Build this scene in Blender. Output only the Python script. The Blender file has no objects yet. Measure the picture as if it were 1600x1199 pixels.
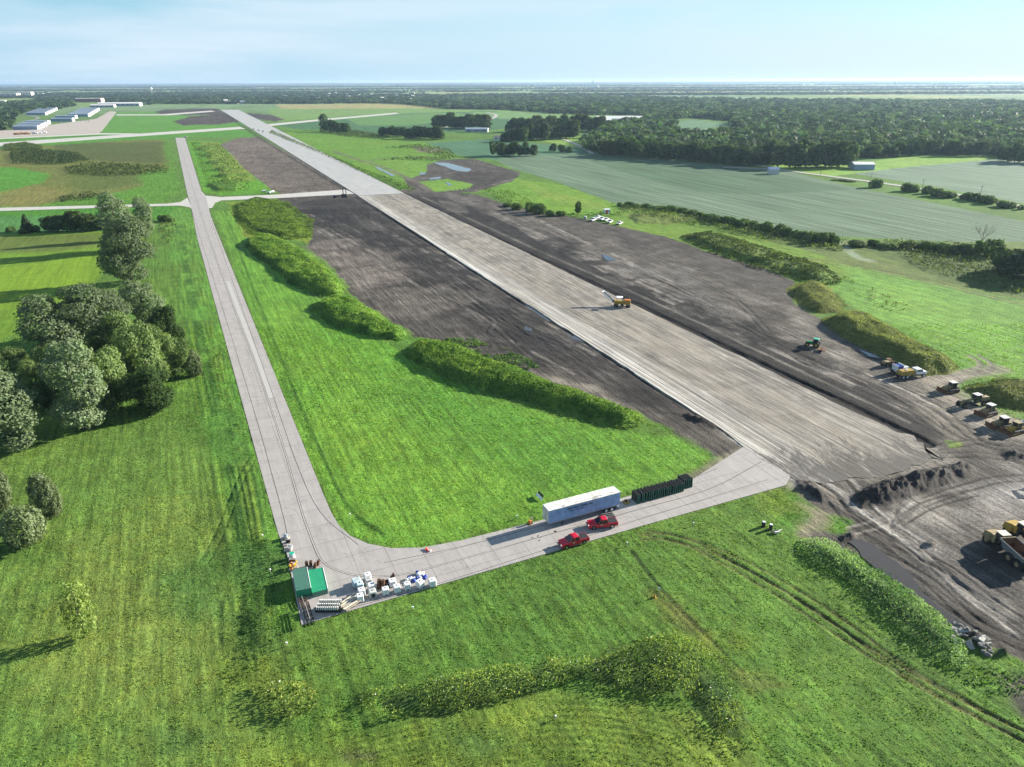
import bpy, bmesh, math, random
import numpy as np
C = bpy.context.scene.collection
R = math.radians
rng = np.random.default_rng(7)
random.seed(7)

# ------------------------------------------------------------------ camera, sky, sun
HAZE = 4.6e-5
H = 80.0; F = 1109.0; CX = 800.0; CY = 599.5; PITCH = 23.1; ROLL = -0.25
SUN_AZ = 25.6; SUN_EL = 18.65            # direction to the sun: degrees from +X, and above the ground
cam = bpy.data.objects.new('camera', bpy.data.cameras.new('camera')); C.objects.link(cam)
cam.data.sensor_fit = 'HORIZONTAL'; cam.data.sensor_width = 36.0; cam.data.lens = F/1600*36
cam.data.clip_start = 0.5; cam.data.clip_end = 120000
p_, r_ = R(PITCH), R(ROLL)
FW = np.array([0, math.cos(p_), -math.sin(p_)]); U0 = np.array([0, math.sin(p_), math.cos(p_)]); R0 = np.array([1., 0, 0])
RT = R0*math.cos(r_)+U0*math.sin(r_); UP = -R0*math.sin(r_)+U0*math.cos(r_)
from mathutils import Matrix, Vector
cam.matrix_world = Matrix(((RT[0], UP[0], -FW[0], 0), (RT[1], UP[1], -FW[1], 0), (RT[2], UP[2], -FW[2], H), (0, 0, 0, 1)))
bpy.context.scene.camera = cam

def un(x, y, z=0.0):
    d = FW+RT*((x-CX)/F)-UP*((y-CY)/F)
    t = (z-H)/d[2]
    return np.array([d[0]*t, d[1]*t])
def pj(P):                                   # world point to photo pixel (used to read sizes off the photograph)
    v = np.array(P)-np.array([0, 0, H]); D = v@FW
    return CX+F*(v@RT)/D, CY-F*(v@UP)/D, D
def height_at(base, ytop):                   # height of a thing whose foot is at pixel base and whose top is at row ytop
    P = un(*base); lo, hi = 0, 60
    for _ in range(30):
        m = (lo+hi)/2
        if pj((P[0], P[1], m))[1] > ytop: lo = m
        else: hi = m
    return lo
def mpp(base):                               # metres per photo pixel at a ground point
    P = un(*base); return pj((P[0], P[1], 0))[2]/F
def heading(a, b, za=0, zb=0):
    A = un(*a, za); B = un(*b, zb); return math.atan2(B[1]-A[1], B[0]-A[0])

sc = bpy.context.scene
w = bpy.data.worlds.new("World"); sc.world = w; w.use_nodes = True
nt = w.node_tree; bg = nt.nodes['Background']
sky = nt.nodes.new('ShaderNodeTexSky'); sky.sky_type = 'NISHITA'; sky.sun_disc = False
sky.sun_elevation = R(SUN_EL); sky.sun_rotation = R(90-SUN_AZ); sky.altitude = 300
sky.air_density = 1.0; sky.dust_density = 0.25; sky.ozone_density = 3.5
bg.inputs['Strength'].default_value = 0.046
tc = nt.nodes.new('ShaderNodeTexCoord'); sxyz = nt.nodes.new('ShaderNodeSeparateXYZ'); nt.links.new(tc.outputs['Generated'], sxyz.inputs[0])
def wmr(src, a, b, c, d, sm=False):
    n = nt.nodes.new('ShaderNodeMapRange'); nt.links.new(src, n.inputs[0])
    if sm: n.interpolation_type = 'SMOOTHERSTEP'
    for k, v in zip((1, 2, 3, 4), (a, b, c, d)): n.inputs[k].default_value = v
    return n.outputs[0]
def wmix(f, a, b, ty='MIX'):
    n = nt.nodes.new('ShaderNodeMix'); n.data_type = 'RGBA'; n.blend_type = ty
    for k, q in ((0, f), (6, a), (7, b)):
        if isinstance(q, (tuple, float, int)): n.inputs[k].default_value = q
        else: nt.links.new(q, n.inputs[k])
    return n.outputs[2]
# air near the horizon: pale milky blue, paler towards the sun
hz = wmix(wmr(sxyz.outputs[0], -.5, .75, 0, 1), (3.0, 4.6, 5.8, 1), (5.6, 6.7, 7.1, 1))
colr = wmix(wmr(sxyz.outputs[2], 0, .20, 1, .0, True), wmix(1., sky.outputs[0], (.54, .98, 1.06, 1), 'MULTIPLY'), hz)
# thin cirrus streaks
mp = nt.nodes.new('ShaderNodeMapping'); mp.inputs['Scale'].default_value = (1.5, 1.5, 13); mp.inputs['Rotation'].default_value = (0, R(5), 0)
nt.links.new(tc.outputs['Generated'], mp.inputs[0])
nz = nt.nodes.new('ShaderNodeTexNoise'); nz.inputs['Scale'].default_value = 1.5; nz.inputs['Detail'].default_value = 6; nz.inputs['Roughness'].default_value = .5; nz.inputs['Distortion'].default_value = .3
nt.links.new(mp.outputs[0], nz.inputs['Vector'])
cl = nt.nodes.new('ShaderNodeMath'); cl.operation = 'MULTIPLY'; nt.links.new(wmr(nz.outputs[0], .40, .62, 0, .85), cl.inputs[0]); nt.links.new(wmr(sxyz.outputs[0], -.5, .5, 1, .45), cl.inputs[1])
nt.links.new(wmix(cl.outputs[0], colr, (4.9, 5.8, 6.6, 1)), bg.inputs[0])

sl = bpy.data.lights.new('sun', 'SUN'); sl.energy = 4.6; sl.angle = R(0.5); sl.color = (1, .93, .80)
so = bpy.data.objects.new('sun', sl); C.objects.link(so)
sd_ = Vector((math.cos(R(SUN_AZ))*math.cos(R(SUN_EL)), math.sin(R(SUN_AZ))*math.cos(R(SUN_EL)), math.sin(R(SUN_EL))))
so.rotation_euler = sd_.to_track_quat('Z', 'Y').to_euler(); so.location = (200, 100, 150)
sc.view_settings.view_transform = 'Standard'; sc.view_settings.look = 'None'; sc.view_settings.gamma = 1
sc.view_settings.exposure = 1.75
try:
    sc.cycles.max_bounces = 5; sc.cycles.diffuse_bounces = 2; sc.cycles.transmission_bounces = 3
    sc.cycles.volume_bounces = 0; sc.cycles.volume_step_rate = 4; sc.cycles.volume_max_steps = 32
except Exception: pass

# ------------------------------------------------------------------ materials
def sock(n, name): return n.inputs[name]
def mat(name, col, rough=.7, metal=0., var=.12, vscale=3., spec=.3, bump=0., bscale=8.):
    m = bpy.data.materials.new(name); m.use_nodes = True; t = m.node_tree; b = t.nodes['Principled BSDF']
    b.inputs['Roughness'].default_value = rough; b.inputs['Metallic'].default_value = metal
    b.inputs['Specular IOR Level'].default_value = spec
    g = t.nodes.new('ShaderNodeTexCoord'); n = t.nodes.new('ShaderNodeTexNoise'); n.inputs['Scale'].default_value = vscale; n.inputs['Detail'].default_value = 5
    t.links.new(g.outputs['Object'], n.inputs['Vector'])
    mr = t.nodes.new('ShaderNodeMapRange'); mr.inputs[1].default_value = .3; mr.inputs[2].default_value = .7
    mr.inputs[3].default_value = 1-var; mr.inputs[4].default_value = 1+var*.6
    t.links.new(n.outputs[0], mr.inputs[0])
    mx = t.nodes.new('ShaderNodeVectorMath'); mx.operation = 'SCALE'; mx.inputs[0].default_value = col[:3]
    t.links.new(mr.outputs[0], mx.inputs['Scale']); t.links.new(mx.outputs[0], b.inputs['Base Color'])
    if bump:
        n2 = t.nodes.new('ShaderNodeTexNoise'); n2.inputs['Scale'].default_value = bscale; n2.inputs['Detail'].default_value = 4
        t.links.new(g.outputs['Object'], n2.inputs['Vector'])
        bp = t.nodes.new('ShaderNodeBump'); bp.inputs['Strength'].default_value = bump; bp.inputs['Distance'].default_value = .1
        t.links.new(n2.outputs[0], bp.inputs['Height']); t.links.new(bp.outputs[0], b.inputs['Normal'])
    return m
M = {}
def mm(k, *a, **kw): M[k] = mat(k, *a, **kw); return M[k]
mm('white_paint', (.72, .73, .74), .45, var=.1); mm('dirty_white', (.55, .54, .50), .7, var=.3, vscale=1.2)
mm('trailer_side_shade_tint', (.22, .33, .54), .45, var=.22, vscale=.9); mm('trailer_roof', (.62, .61, .57), .8, var=.35, vscale=.8)  # side of the white box: blue skylit shade put into its colour
mm('red_paint', (.46, .006, .026), .28, spec=.5, var=.1); mm('black_rubber', (.02, .02, .02), .85); mm('glass_dark', (.015, .02, .025), .08, spec=.7, var=0)
mm('chrome', (.6, .6, .62), .25, 1.); mm('black_plastic', (.025, .025, .028), .6); mm('dark_metal', (.06, .06, .065), .5, .4)
mm('green_steel', (.035, .13, .085), .6, var=.4, vscale=2); mm('dark_steel', (.02, .02, .022), .6, var=.4)
mm('tarp_green', (.02, .26, .13), .55, var=.15, vscale=1.5, bump=.3, bscale=2); mm('roof_green', (.10, .24, .17), .5, var=.15)
mm('yellow_paint', (.36, .23, .04), .6, var=.4, vscale=2); mm('orange_paint', (.50, .17, .03), .6, var=.3); mm('tan_paint', (.24, .185, .09), .7, var=.45, vscale=2); mm('bright_yellow', (.75, .42, .03), .5)
mm('rust', (.13, .06, .03), .85, var=.4); mm('wood', (.42, .30, .18), .8, var=.25); mm('bark', (.07, .055, .04), .9, var=.3)
mm('bleached_wood', (.34, .30, .25), .8); mm('blue_plastic', (.03, .06, .32), .4); mm('teal_plastic', (.03, .36, .24), .5)
mm('shiny_pipe', (.5, .52, .56), .35, .6); mm('asphalt', (.20, .20, .20), .85); mm('gravel', (.36, .34, .31), .9, var=.2, vscale=.5)
mm('steel_grey', (.30, .33, .38), .5, .2, var=.1, vscale=.1); mm('roof_grey', (.26, .31, .38), .5, var=.1, vscale=.05); mm('wall_white', (.74, .72, .68), .6, var=.06)
mm('brick', (.25, .10, .06), .8); mm('wall_tan', (.62, .55, .44), .8, var=.06); mm('door_dark', (.08, .09, .10), .5)
mm('roof_brown', (.16, .12, .10), .8); mm('barn_blue', (.26, .34, .45), .45, .2); mm('concrete_block', (.30, .29, .27), .85, var=.25); mm('tractor_green', (.03, .20, .06), .4)
mm('red_orange', (.75, .07, .02), .5); mm('rubble', (.17, .165, .155), .9, var=.4, vscale=1); mm('pale_tarp', (.50, .62, .64), .5, var=.15); mm('dark_bag', (.03, .03, .035), .5)

# ------------------------------------------------------------------ mesh helpers
class MB:
    def __init__(s): s.bm = bmesh.new(); s.mats = []
    def mi(s, m):
        m = M[m] if isinstance(m, str) else m
        if m not in s.mats: s.mats.append(m)
        return s.mats.index(m)
    def _paint(s, vs, m):
        i = s.mi(m); vs = set(vs)
        for v in vs:
            for f in v.link_faces: f.material_index = i
    def box(s, c, d, m, rz=0, ry=0, rx=0, bev=0):
        r = bmesh.ops.create_cube(s.bm, size=1); vs = r['verts']
        mt = Matrix.Translation(c) @ Matrix.Rotation(rz, 4, 'Z') @ Matrix.Rotation(ry, 4, 'Y') @ Matrix.Rotation(rx, 4, 'X') @ Matrix.Diagonal((*d, 1))
        bmesh.ops.transform(s.bm, matrix=mt, verts=vs); s._paint(vs, m)
        if bev:
            es = list({e for v in vs for e in v.link_edges}); bmesh.ops.bevel(s.bm, geom=es, offset=bev, segments=1, affect='EDGES')
        return s
    def cyl(s, a, b, r, m, r2=None, n=12):
        a, b = Vector(a), Vector(b); L = (b-a).length
        q = (b-a).to_track_quat('Z', 'Y').to_matrix().to_4x4()
        v = bmesh.ops.create_cone(s.bm, cap_ends=True, segments=n, radius1=r, radius2=r if r2 is None else r2, depth=L)['verts']
        bmesh.ops.transform(s.bm, matrix=Matrix.Translation((a+b)/2) @ q, verts=v); s._paint(v, m); return s
    def prism(s, prof, y0, y1, m, top=1., axis='y'):          # profile in x,z extruded along y ; top shrinks the width with height
        n = len(prof); zs = [p[1] for p in prof]; z0, z1 = min(zs), max(zs)
        def pt(x, z, y):
            k = 1-(1-top)*((z-z0)/(z1-z0+1e-9)); return (x, (y0+y1)/2+(y-(y0+y1)/2)*k, z)
        A = [s.bm.verts.new(pt(x, z, y0)) for x, z in prof]; B = [s.bm.verts.new(pt(x, z, y1)) for x, z in prof]
        i = s.mi(m)
        fs = [s.bm.faces.new(A), s.bm.faces.new(B[::-1])]
        for k in range(n): fs.append(s.bm.faces.new((A[k], B[k], B[(k+1) % n], A[(k+1) % n])))
        for f in fs: f.material_index = i
        bmesh.ops.recalc_face_normals(s.bm, faces=fs); return s
    def quad(s, pts, m):
        f = s.bm.faces.new([s.bm.verts.new(p) for p in pts]); f.material_index = s.mi(m); return s
    def rock(s, c, r, m, sq=.7, jit=.3):
        v = bmesh.ops.create_icosphere(s.bm, subdivisions=2, radius=1)['verts']
        a, b, d = [random.uniform(.7, 1.3) for _ in range(3)]; ph = [random.uniform(0, 6) for _ in range(3)]
        for q in v:
            k = 1+jit*(math.sin(q.co.x*3+ph[0])*math.sin(q.co.y*3+ph[1])+.5*math.sin(q.co.z*5+ph[2]))
            q.co = Vector((q.co.x*r*a*k+c[0], q.co.y*r*b*k+c[1], q.co.z*r*sq*d*k+c[2]))
        s._paint(v, m); return s
    def build(s, name, parent=None, smooth=False):
        me = bpy.data.meshes.new(name); s.bm.to_mesh(me); s.bm.free()
        for m in s.mats: me.materials.append(m)
        if smooth:
            me.polygons.foreach_set('use_smooth', [True]*len(me.polygons))
        o = bpy.data.objects.new(name, me); C.objects.link(o)
        if parent: o.parent = parent
        return o
def tag(o, label, cat, group=None, kind=None):
    if label: o['label'] = label
    if cat: o['category'] = cat
    if group: o['group'] = group
    if kind: o['kind'] = kind
    return o
def thing(name, label, cat, px=None, rz=0, group=None, loc=None, z=0):
    o = bpy.data.objects.new(name, None); C.objects.link(o); o.empty_display_size = .5
    if px is not None: P = un(*px, z); loc = (P[0], P[1], z)
    o.location = loc or (0, 0, 0); o.rotation_euler = (0, 0, rz)
    return tag(o, label, cat, group)
def dup(root, loc, rz, label, scale=None):
    r = root.copy(); C.objects.link(r); r.location = loc; r.rotation_euler = (0, 0, rz); r['label'] = label
    if scale is not None: r.scale = scale
    for ch in list(root.children):
        c = ch.copy(); C.objects.link(c); c.parent = r
        for g in list(ch.children):
            d = g.copy(); C.objects.link(d); d.parent = c
    return r
ORD = ['first', 'second', 'third', 'fourth', 'fifth', 'sixth', 'seventh', 'eighth', 'ninth', 'tenth', 'eleventh', 'twelfth', 'thirteenth', 'fourteenth', 'fifteenth', 'sixteenth', 'seventeenth', 'eighteenth', 'nineteenth', 'twentieth']
def ordn(i, n):
    if i == 0: return 'leftmost'
    if i == n-1: return 'rightmost'
    if i < 10: return ORD[i]+' from the left'
    if n-1-i < 10: return ORD[n-1-i]+' from the right'
    if i < 20: return ORD[i]+' from the left'
    if n-1-i < 20: return ORD[n-1-i]+' from the right'
    t = ['twenty', 'thirty', 'forty'][(i+1)//10-2]; u = (i+1) % 10
    return (t+('-'+ORD[u-1] if u else ''))+' from the left'

# ------------------------------------------------------------------ numpy noise
def vnoise(x, y, s=0):
    xi = np.floor(x); yi = np.floor(y); fx = x-xi; fy = y-yi; fx = fx*fx*(3-2*fx); fy = fy*fy*(3-2*fy)
    xi = xi.astype(np.int64); yi = yi.astype(np.int64)
    def h(a, b):
        n = (a*374761393+b*668265263+s*982451653) & 0xffffffff
        n = ((n ^ (n >> 13))*1274126177) & 0xffffffff
        return ((n ^ (n >> 16)) & 0xffff)/65535.0
    return (h(xi, yi)*(1-fx)+h(xi+1, yi)*fx)*(1-fy)+(h(xi, yi+1)*(1-fx)+h(xi+1, yi+1)*fx)*fy
def fbm(x, y, s=0, o=4):
    a = 0; k = .5; t = 0
    for i in range(o):
        a = a+k*vnoise(x*2**i+17.3*i, y*2**i-9.1*i, s+i); t += k; k *= .55
    return a/t*2-1
def sdf(poly, X, Y):                         # signed distance, negative inside
    P = np.array(poly); n = len(P); d = np.full(X.shape, 1e18); s = np.zeros(X.shape, bool)
    for i in range(n):
        ax, ay = P[i]; bx, by = P[(i+1) % n]; ex, ey = bx-ax, by-ay
        t = np.clip(((X-ax)*ex+(Y-ay)*ey)/(ex*ex+ey*ey+1e-12), 0, 1)
        d = np.minimum(d, (X-ax-t*ex)**2+(Y-ay-t*ey)**2)
        c = (ay > Y) != (by > Y)
        with np.errstate(divide='ignore', invalid='ignore'):
            s ^= c & (X < ex*(Y-ay)/(ey if ey else 1e-12)+ax)
    d = np.sqrt(d); return np.where(s, -d, d)
def ldist(line, X, Y):
    d = np.full(X.shape, 1e18)
    for (ax, ay), (bx, by) in zip(line[:-1], line[1:]):
        ex, ey = bx-ax, by-ay; t = np.clip(((X-ax)*ex+(Y-ay)*ey)/(ex*ex+ey*ey+1e-12), 0, 1)
        d = np.minimum(d, (X-ax-t*ex)**2+(Y-ay-t*ey)**2)
    return np.sqrt(d)
def W(px): return [tuple(un(*q)) for q in px]
def curve(px, n=6):                          # Catmull-Rom through pixels on the ground, in world metres
    P = [np.array(q) for q in W(px)]; P = [2*P[0]-P[1]]+P+[2*P[-1]-P[-2]]; out = []
    for i in range(1, len(P)-2):
        for k in range(n):
            t = k/n; a, b, c, d = P[i-1:i+3]
            out.append(tuple(.5*((2*b)+(-a+c)*t+(2*a-5*b+4*c-d)*t*t+(-a+3*b-3*c+d)*t**3)))
    out.append(tuple(P[-2])); return out

# ------------------------------------------------------------------ the ground sheet: colours, kinds and relief
XS = np.concatenate([np.arange(-3200, -60, 60), np.arange(-60, 1660, 1.7), np.arange(1660, 4800, 60)])
YS = np.concatenate([np.array([127.9, 128.1, 128.4, 128.8, 129.3]), np.arange(130, 160, .8), np.arange(160, 640, 1.2), np.arange(640, 1240, 1.8), np.arange(1240, 2100, 60)])
NX, NY = len(XS), len(YS)
# rows follow the level horizon, so a row is a line of equal distance
yl = YS-CY
cp, sp = math.cos(p_), math.sin(p_)
DEP = (H/(sp+yl/F*cp))                    # metres of depth for each row
YW = DEP*(cp-yl/F*sp)
GX = (XS[None, :]-CX)/F*DEP[:, None]; GY = np.broadcast_to(YW[:, None], GX.shape).copy()
X = GX.ravel().astype(np.float64); Y = GY.ravel()
NV = X.size
DIST = np.hypot(X, Y)
nA = fbm(X/9, Y/9, 1); nB = fbm(X/2.2, Y/2.2, 5); nC = fbm(X/45, Y/45, 9); nD = fbm(X/260, Y/260, 13)
COL = np.zeros((NV, 3)); KIND = np.zeros((NV, 3)); CAT = np.zeros(NV, np.int8); Z = np.zeros(NV)
CROPDIR = 113.1
CATS = ['ground', 'bare_soil', 'bean_field', 'corn_field']
G_BRIGHT = (.060, .150, .020); G_MID = (.060, .118, .024); G_OLIVE = (.080, .105, .022); G_DARK = (.022, .055, .012); G_YEL = (.150, .190, .030)
SOIL_D = (.018, .016, .0155); SOIL_M = (.058, .051, .045); SOIL_L = (.20, .18, .155); BEAN = (.100, .150, .092); BEAN_D = (.062, .112, .060); STRAW = (.22, .19, .10)
def lerp(idx, a, col, kind, st=1.):
    a = (a*st)[:, None]
    if col is not None: COL[idx] = COL[idx]*(1-a)+np.array(col)*a
    if kind is not None: KIND[idx] = KIND[idx]*(1-a)+np.array(kind)*a
KG = (1, 0, 0); KS = (0, 1, 0); KC = (0, 0, 1); KP = (0, 0, 0)
def near(P, pad):
    P = np.array(P); x0, y0 = P.min(0)-pad; x1, y1 = P.max(0)+pad
    return np.nonzero((X > x0) & (X < x1) & (Y > y0) & (Y < y1))[0]
def area(px, col, kind=None, cat=None, soft=1.5, warp=2., st=1., fine=0., world=None):
    P = world or W(px); i = near(P, soft+warp+3)
    if not len(i): return
    d = sdf(P, X[i], Y[i])+warp*nA[i]+fine*nB[i]
    a = np.clip(.5-d/soft, 0, 1); a = a*a*(3-2*a)
    lerp(i, a, col, kind, st)
    if cat is not None: CAT[i[a > .5]] = cat
def stroke(px, wd, col, kind=None, soft=.5, warp=.3, st=1., dz=0., smooth=True, cat=None, brk=0.):
    L = curve(px) if smooth else W(px); i = near(L, wd+soft+warp+2)
    if not len(i): return
    sf = np.maximum(soft, DIST[i]/230)
    d = ldist(L, X[i], Y[i])-wd/2+warp*nA[i]
    a = np.clip(.5-d/sf, 0, 1)
    if brk: a = a*np.clip(.5+nA[i]*2.5+nC[i]*brk, 0, 1)
    lerp(i, a, col, kind, st); Z[i] += dz*a
    if cat is not None: CAT[i[a > .5]] = cat
def off(px, o):                              # line shifted sideways by o metres, returned in pixels-free world form
    L = curve(px); out = []
    for k in range(len(L)):
        a = np.array(L[max(0, k-1)]); b = np.array(L[min(len(L)-1, k+1)]); t = b-a; t = t/(np.linalg.norm(t)+1e-9)
        out.append((L[k][0]-t[1]*o, L[k][1]+t[0]*o))
    return out
def tracks(px, gauge=1.9, wd=.45, col=SOIL_M, st=.6, dz=-.08, kind=None, soft=.4):
    for o in (-gauge/2, gauge/2):
        L = off(px, o); i = near(L, 3); d = ldist(L, X[i], Y[i])-wd/2+.15*nB[i]; a = np.clip(.5-d/soft, 0, 1)
        lerp(i, a, col, kind, st); Z[i] += dz*a
def mound(px, h, foot=4., rough=.3, col=None, kind=None, st=.8, pw=1.):
    P = W(px); i = near(P, 6); d = sdf(P, X[i], Y[i])+2.8*nA[i]+.7*nB[i]
    t = np.clip(-d/foot, 0, 1); t = t*t*(3-2*t)
    Z[i] += t*h*(1+rough*nA[i]+rough*.6*nB[i]+.35*fbm(X[i]/17, Y[i]/17, 66, 2))
    if col is not None: lerp(i, np.clip(-d/1., 0, 1), col, kind, st)

# base farmland far and near
COL[:] = np.array(G_MID); KIND[:] = KG
far = np.clip((DIST-1500)/1500, 0, 1)[:, None]
fld = vnoise(np.floor((X*.92+Y*.39)/520)*7.7, np.floor((Y*.92-X*.39)/800)*3.3, 3)[:, None]
FARC = np.where(fld < .3, np.array(BEAN), np.where(fld < .6, np.array((.10, .15, .05)), np.where(fld < .8, np.array((.16, .18, .075)), np.array((.07, .12, .05)))))
COL[:] = COL*(1-far)+FARC*far
v = (1+.22*nC+.1*nD)[:, None]; COL *= v
# lower left meadow, mottled
area([(-300, 640), (260, 640), (400, 820), (430, 1000), (420, 1400), (-300, 1400)], (.082, .140, .034), KG, soft=10, warp=5, st=.7)
area([(60, 830), (330, 780), (380, 1000), (370, 1199), (100, 1199)], (.105, .145, .036), KG, soft=18, warp=9, st=.55)
area([(0, 940), (180, 900), (330, 980), (300, 1080), (0, 1120)], (.115, .145, .040), KG, soft=14, warp=9, st=.4)
area([(250, 880), (330, 870), (350, 960), (270, 970)], (.040, .100, .030), KG, soft=8, warp=5, st=.6)
# grass strip left of the taxiway
area([(245, 325), (297, 325), (360, 560), (440, 840), (470, 980), (400, 1000), (330, 700), (280, 460), (262, 380)], (.066, .150, .028), KG, soft=3, warp=1, st=.9)
for k, (o, s_) in enumerate([(0, .8), (7, .6), (-6, .7), (14, .5), (22, .5)]):
    stroke([(274+o*.7, 350), (315+o, 540), (362+o*1.3, 720), (392+o*1.5, 900), (388+o*1.5, 1010), (380+o, 1060)], .8+.4*(k % 2), (.020, .048, .014), KG, soft=.9, warp=.7, st=s_, dz=.18, brk=.8)
area([(330, 640), (372, 640), (425, 900), (425, 1010), (370, 1060), (378, 900)], (.035, .085, .022), KG, soft=4, warp=3, st=.45)
for k in range(18):
    o = -34+k*4.4; stroke([(276+o*.5, 352), (316+o*.75, 545), (352+o, 720), (384+o*1.1, 905), (386+o*1.1, 1005)], random.choice([.35, .5, .9]), random.choice([(.018, .045, .012), (.03, .075, .015), (.11, .17, .03)]), KG, soft=.6, warp=.5, st=.6, brk=1.1, dz=.1)
# infield between taxiway and berms
area([(335, 330), (370, 330), (400, 400), (500, 470), (640, 560), (760, 620), (940, 670), (1110, 690), (1100, 730), (855, 808), (620, 860), (545, 835), (500, 760), (420, 560)], (.078, .172, .026), KG, soft=3, warp=1, st=.95)
area([(420, 470), (560, 560), (760, 700), (800, 800), (640, 840), (560, 780)], (.098, .190, .030), KG, soft=18, warp=8, st=.6)
area([(560, 600), (700, 600), (930, 690), (900, 740), (700, 720)], (.055, .135, .024), KG, soft=14, warp=8, st=.5)
stroke([(352, 330), (392, 440), (440, 560), (500, 700), (545, 790), (600, 835)], .7, (.018, .05, .010), KG, soft=.6, warp=.25, st=.75, dz=.12)
stroke([(345, 330), (380, 430), (430, 560), (490, 705)], .5, (.025, .07, .012), KG, soft=.5, warp=.3, st=.5)
for k in range(14):
    o = k*9
    stroke([(400+o, 420+o*.3), (470+o*1.1, 560+o*.3), (560+o*1.15, 700+o*.2), (620+o*1.1, 790-o*.1)], .5, (.036, .10, .012), KG, soft=.7, warp=.5, st=.4, brk=1.2, dz=.06)
# upper left brush country
area([(-200, 228), (60, 224), (262, 214), (282, 300), (240, 322), (-200, 332)], (.055, .130, .018), KG, soft=6, warp=4)
area([(-40, 232), (60, 224), (150, 219), (255, 218), (262, 262), (210, 272), (225, 292), (130, 310), (40, 322), (-40, 320), (40, 290), (80, 275), (30, 262), (-20, 262)], (.085, .090, .028), KG, soft=8, warp=8, st=.9, fine=2)
area([(80, 225), (255, 222), (255, 255), (100, 250)], (.030, .045, .014), KG, soft=10, warp=8, st=.6)
area([(-20, 300), (60, 290), (110, 305), (60, 324), (-20, 324)], (.13, .12, .045), KG, soft=8, warp=5, st=.6)
area([(-300, 258), (10, 262), (78, 272), (70, 285), (0, 300), (-300, 310)], (.050, .150, .020), KG, soft=5, warp=3, st=.9)
area([(105, 270), (215, 268), (225, 285), (150, 298), (110, 292)], (.055, .075, .018), KG, soft=8, warp=6, st=.8)
# strips by the cross taxiway
area([(-400, 330), (280, 322), (250, 345), (170, 338), (-400, 346)], (.040, .120, .016), KG, soft=3, warp=1)
area([(-400, 345), (160, 336), (170, 362), (-400, 372)], (.045, .125, .040), KG, soft=3, warp=2)
# corn field on the left
area([(-600, 372), (60, 364), (174, 361), (170, 400), (152, 446), (95, 480), (60, 505), (-60, 560), (-600, 600)], (.095, .165, .018), (.6, 0, .3), 3, soft=2, warp=1.2)
area([(-600, 374), (60, 368), (165, 365), (150, 385), (60, 395), (-600, 410)], (.075, .095, .028), (.6, 0, .3), soft=10, warp=6, st=.8)
area([(-80, 430), (80, 410), (150, 395), (140, 440), (60, 470), (-80, 500)], (.125, .205, .018), (.6, 0, .3), soft=10, warp=6, st=.8)
# berm and weed ground between taxiway and soil
area([(355, 316), (440, 312), (490, 350), (486, 380), (440, 372), (380, 370)], (.11, .15, .022), KG, soft=3, warp=3, st=.9)
area([(292, 220), (345, 222), (385, 262), (430, 302), (350, 306), (318, 300)], (.062, .160, .016), KG, soft=3, warp=1)
area([(312, 222), (340, 222), (380, 258), (400, 282), (360, 284), (335, 262)], (.11, .15, .030), KG, soft=5, warp=4, st=.9)
# right-hand meadow and brush
area([(1190, 425), (1310, 405), (1400, 430), (1600, 470), (1900, 520), (1900, 640), (1600, 612), (1500, 580), (1400, 515), (1330, 480), (1290, 440)], (.085, .175, .035), KG, soft=5, warp=3)
area([(1330, 420), (1600, 500), (1600, 590), (1520, 570), (1400, 500)], (.110, .205, .040), KG, soft=14, warp=8, st=.6)
area([(960, 322), (1040, 325), (1100, 338), (1240, 370), (1420, 378), (1640, 380), (1900, 400), (1900, 510), (1600, 470), (1400, 428), (1240, 390), (1100, 362), (1000, 350)], (.070, .098, .028), KG, soft=4, warp=4, st=.95)
area([(1150, 385), (1300, 385), (1450, 430), (1640, 450), (1640, 468), (1420, 428), (1250, 400)], (.085, .110, .040), KG, soft=6, warp=4, st=.8)
area([(940, 325), (1060, 335), (1150, 362), (1290, 400), (1330, 430), (1300, 450), (1230, 440), (1100, 400), (1000, 368), (930, 345)], (.085, .145, .022), KG, soft=5, warp=4, st=.9, fine=1)
area([(1340, 385), (1440, 375), (1640, 430), (1640, 470), (1480, 440)], (.040, .070, .018), KG, soft=10, warp=8, st=.6)
stroke([(1180, 400), (1260, 405), (1350, 418), (1450, 440), (1600, 476), (1800, 520)], 4, (.10, .10, .05), KG, soft=2, warp=1, st=.6)
for dx_ in (0, 4): stroke([(1150, 392+dx_), (1290, 408+dx_), (1400, 427+dx_), (1500, 450+dx_), (1640, 486+dx_)], .5, (.03, .04, .015), KG, soft=.5, st=.8)
stroke([(1310, 376), (1322, 388), (1340, 402), (1362, 408)], 5, (.16, .19, .16), KG, soft=2, warp=.6, st=.8)
area([(760, 296), (800, 278), (880, 290), (970, 322), (960, 336), (880, 336), (800, 318)], (.085, .165, .022), KG, soft=4, warp=3, st=.95)
area([(800, 276), (870, 300), (950, 322), (940, 330), (850, 310)], (.12, .17, .035), KG, soft=6, warp=4, st=.6)
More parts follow.
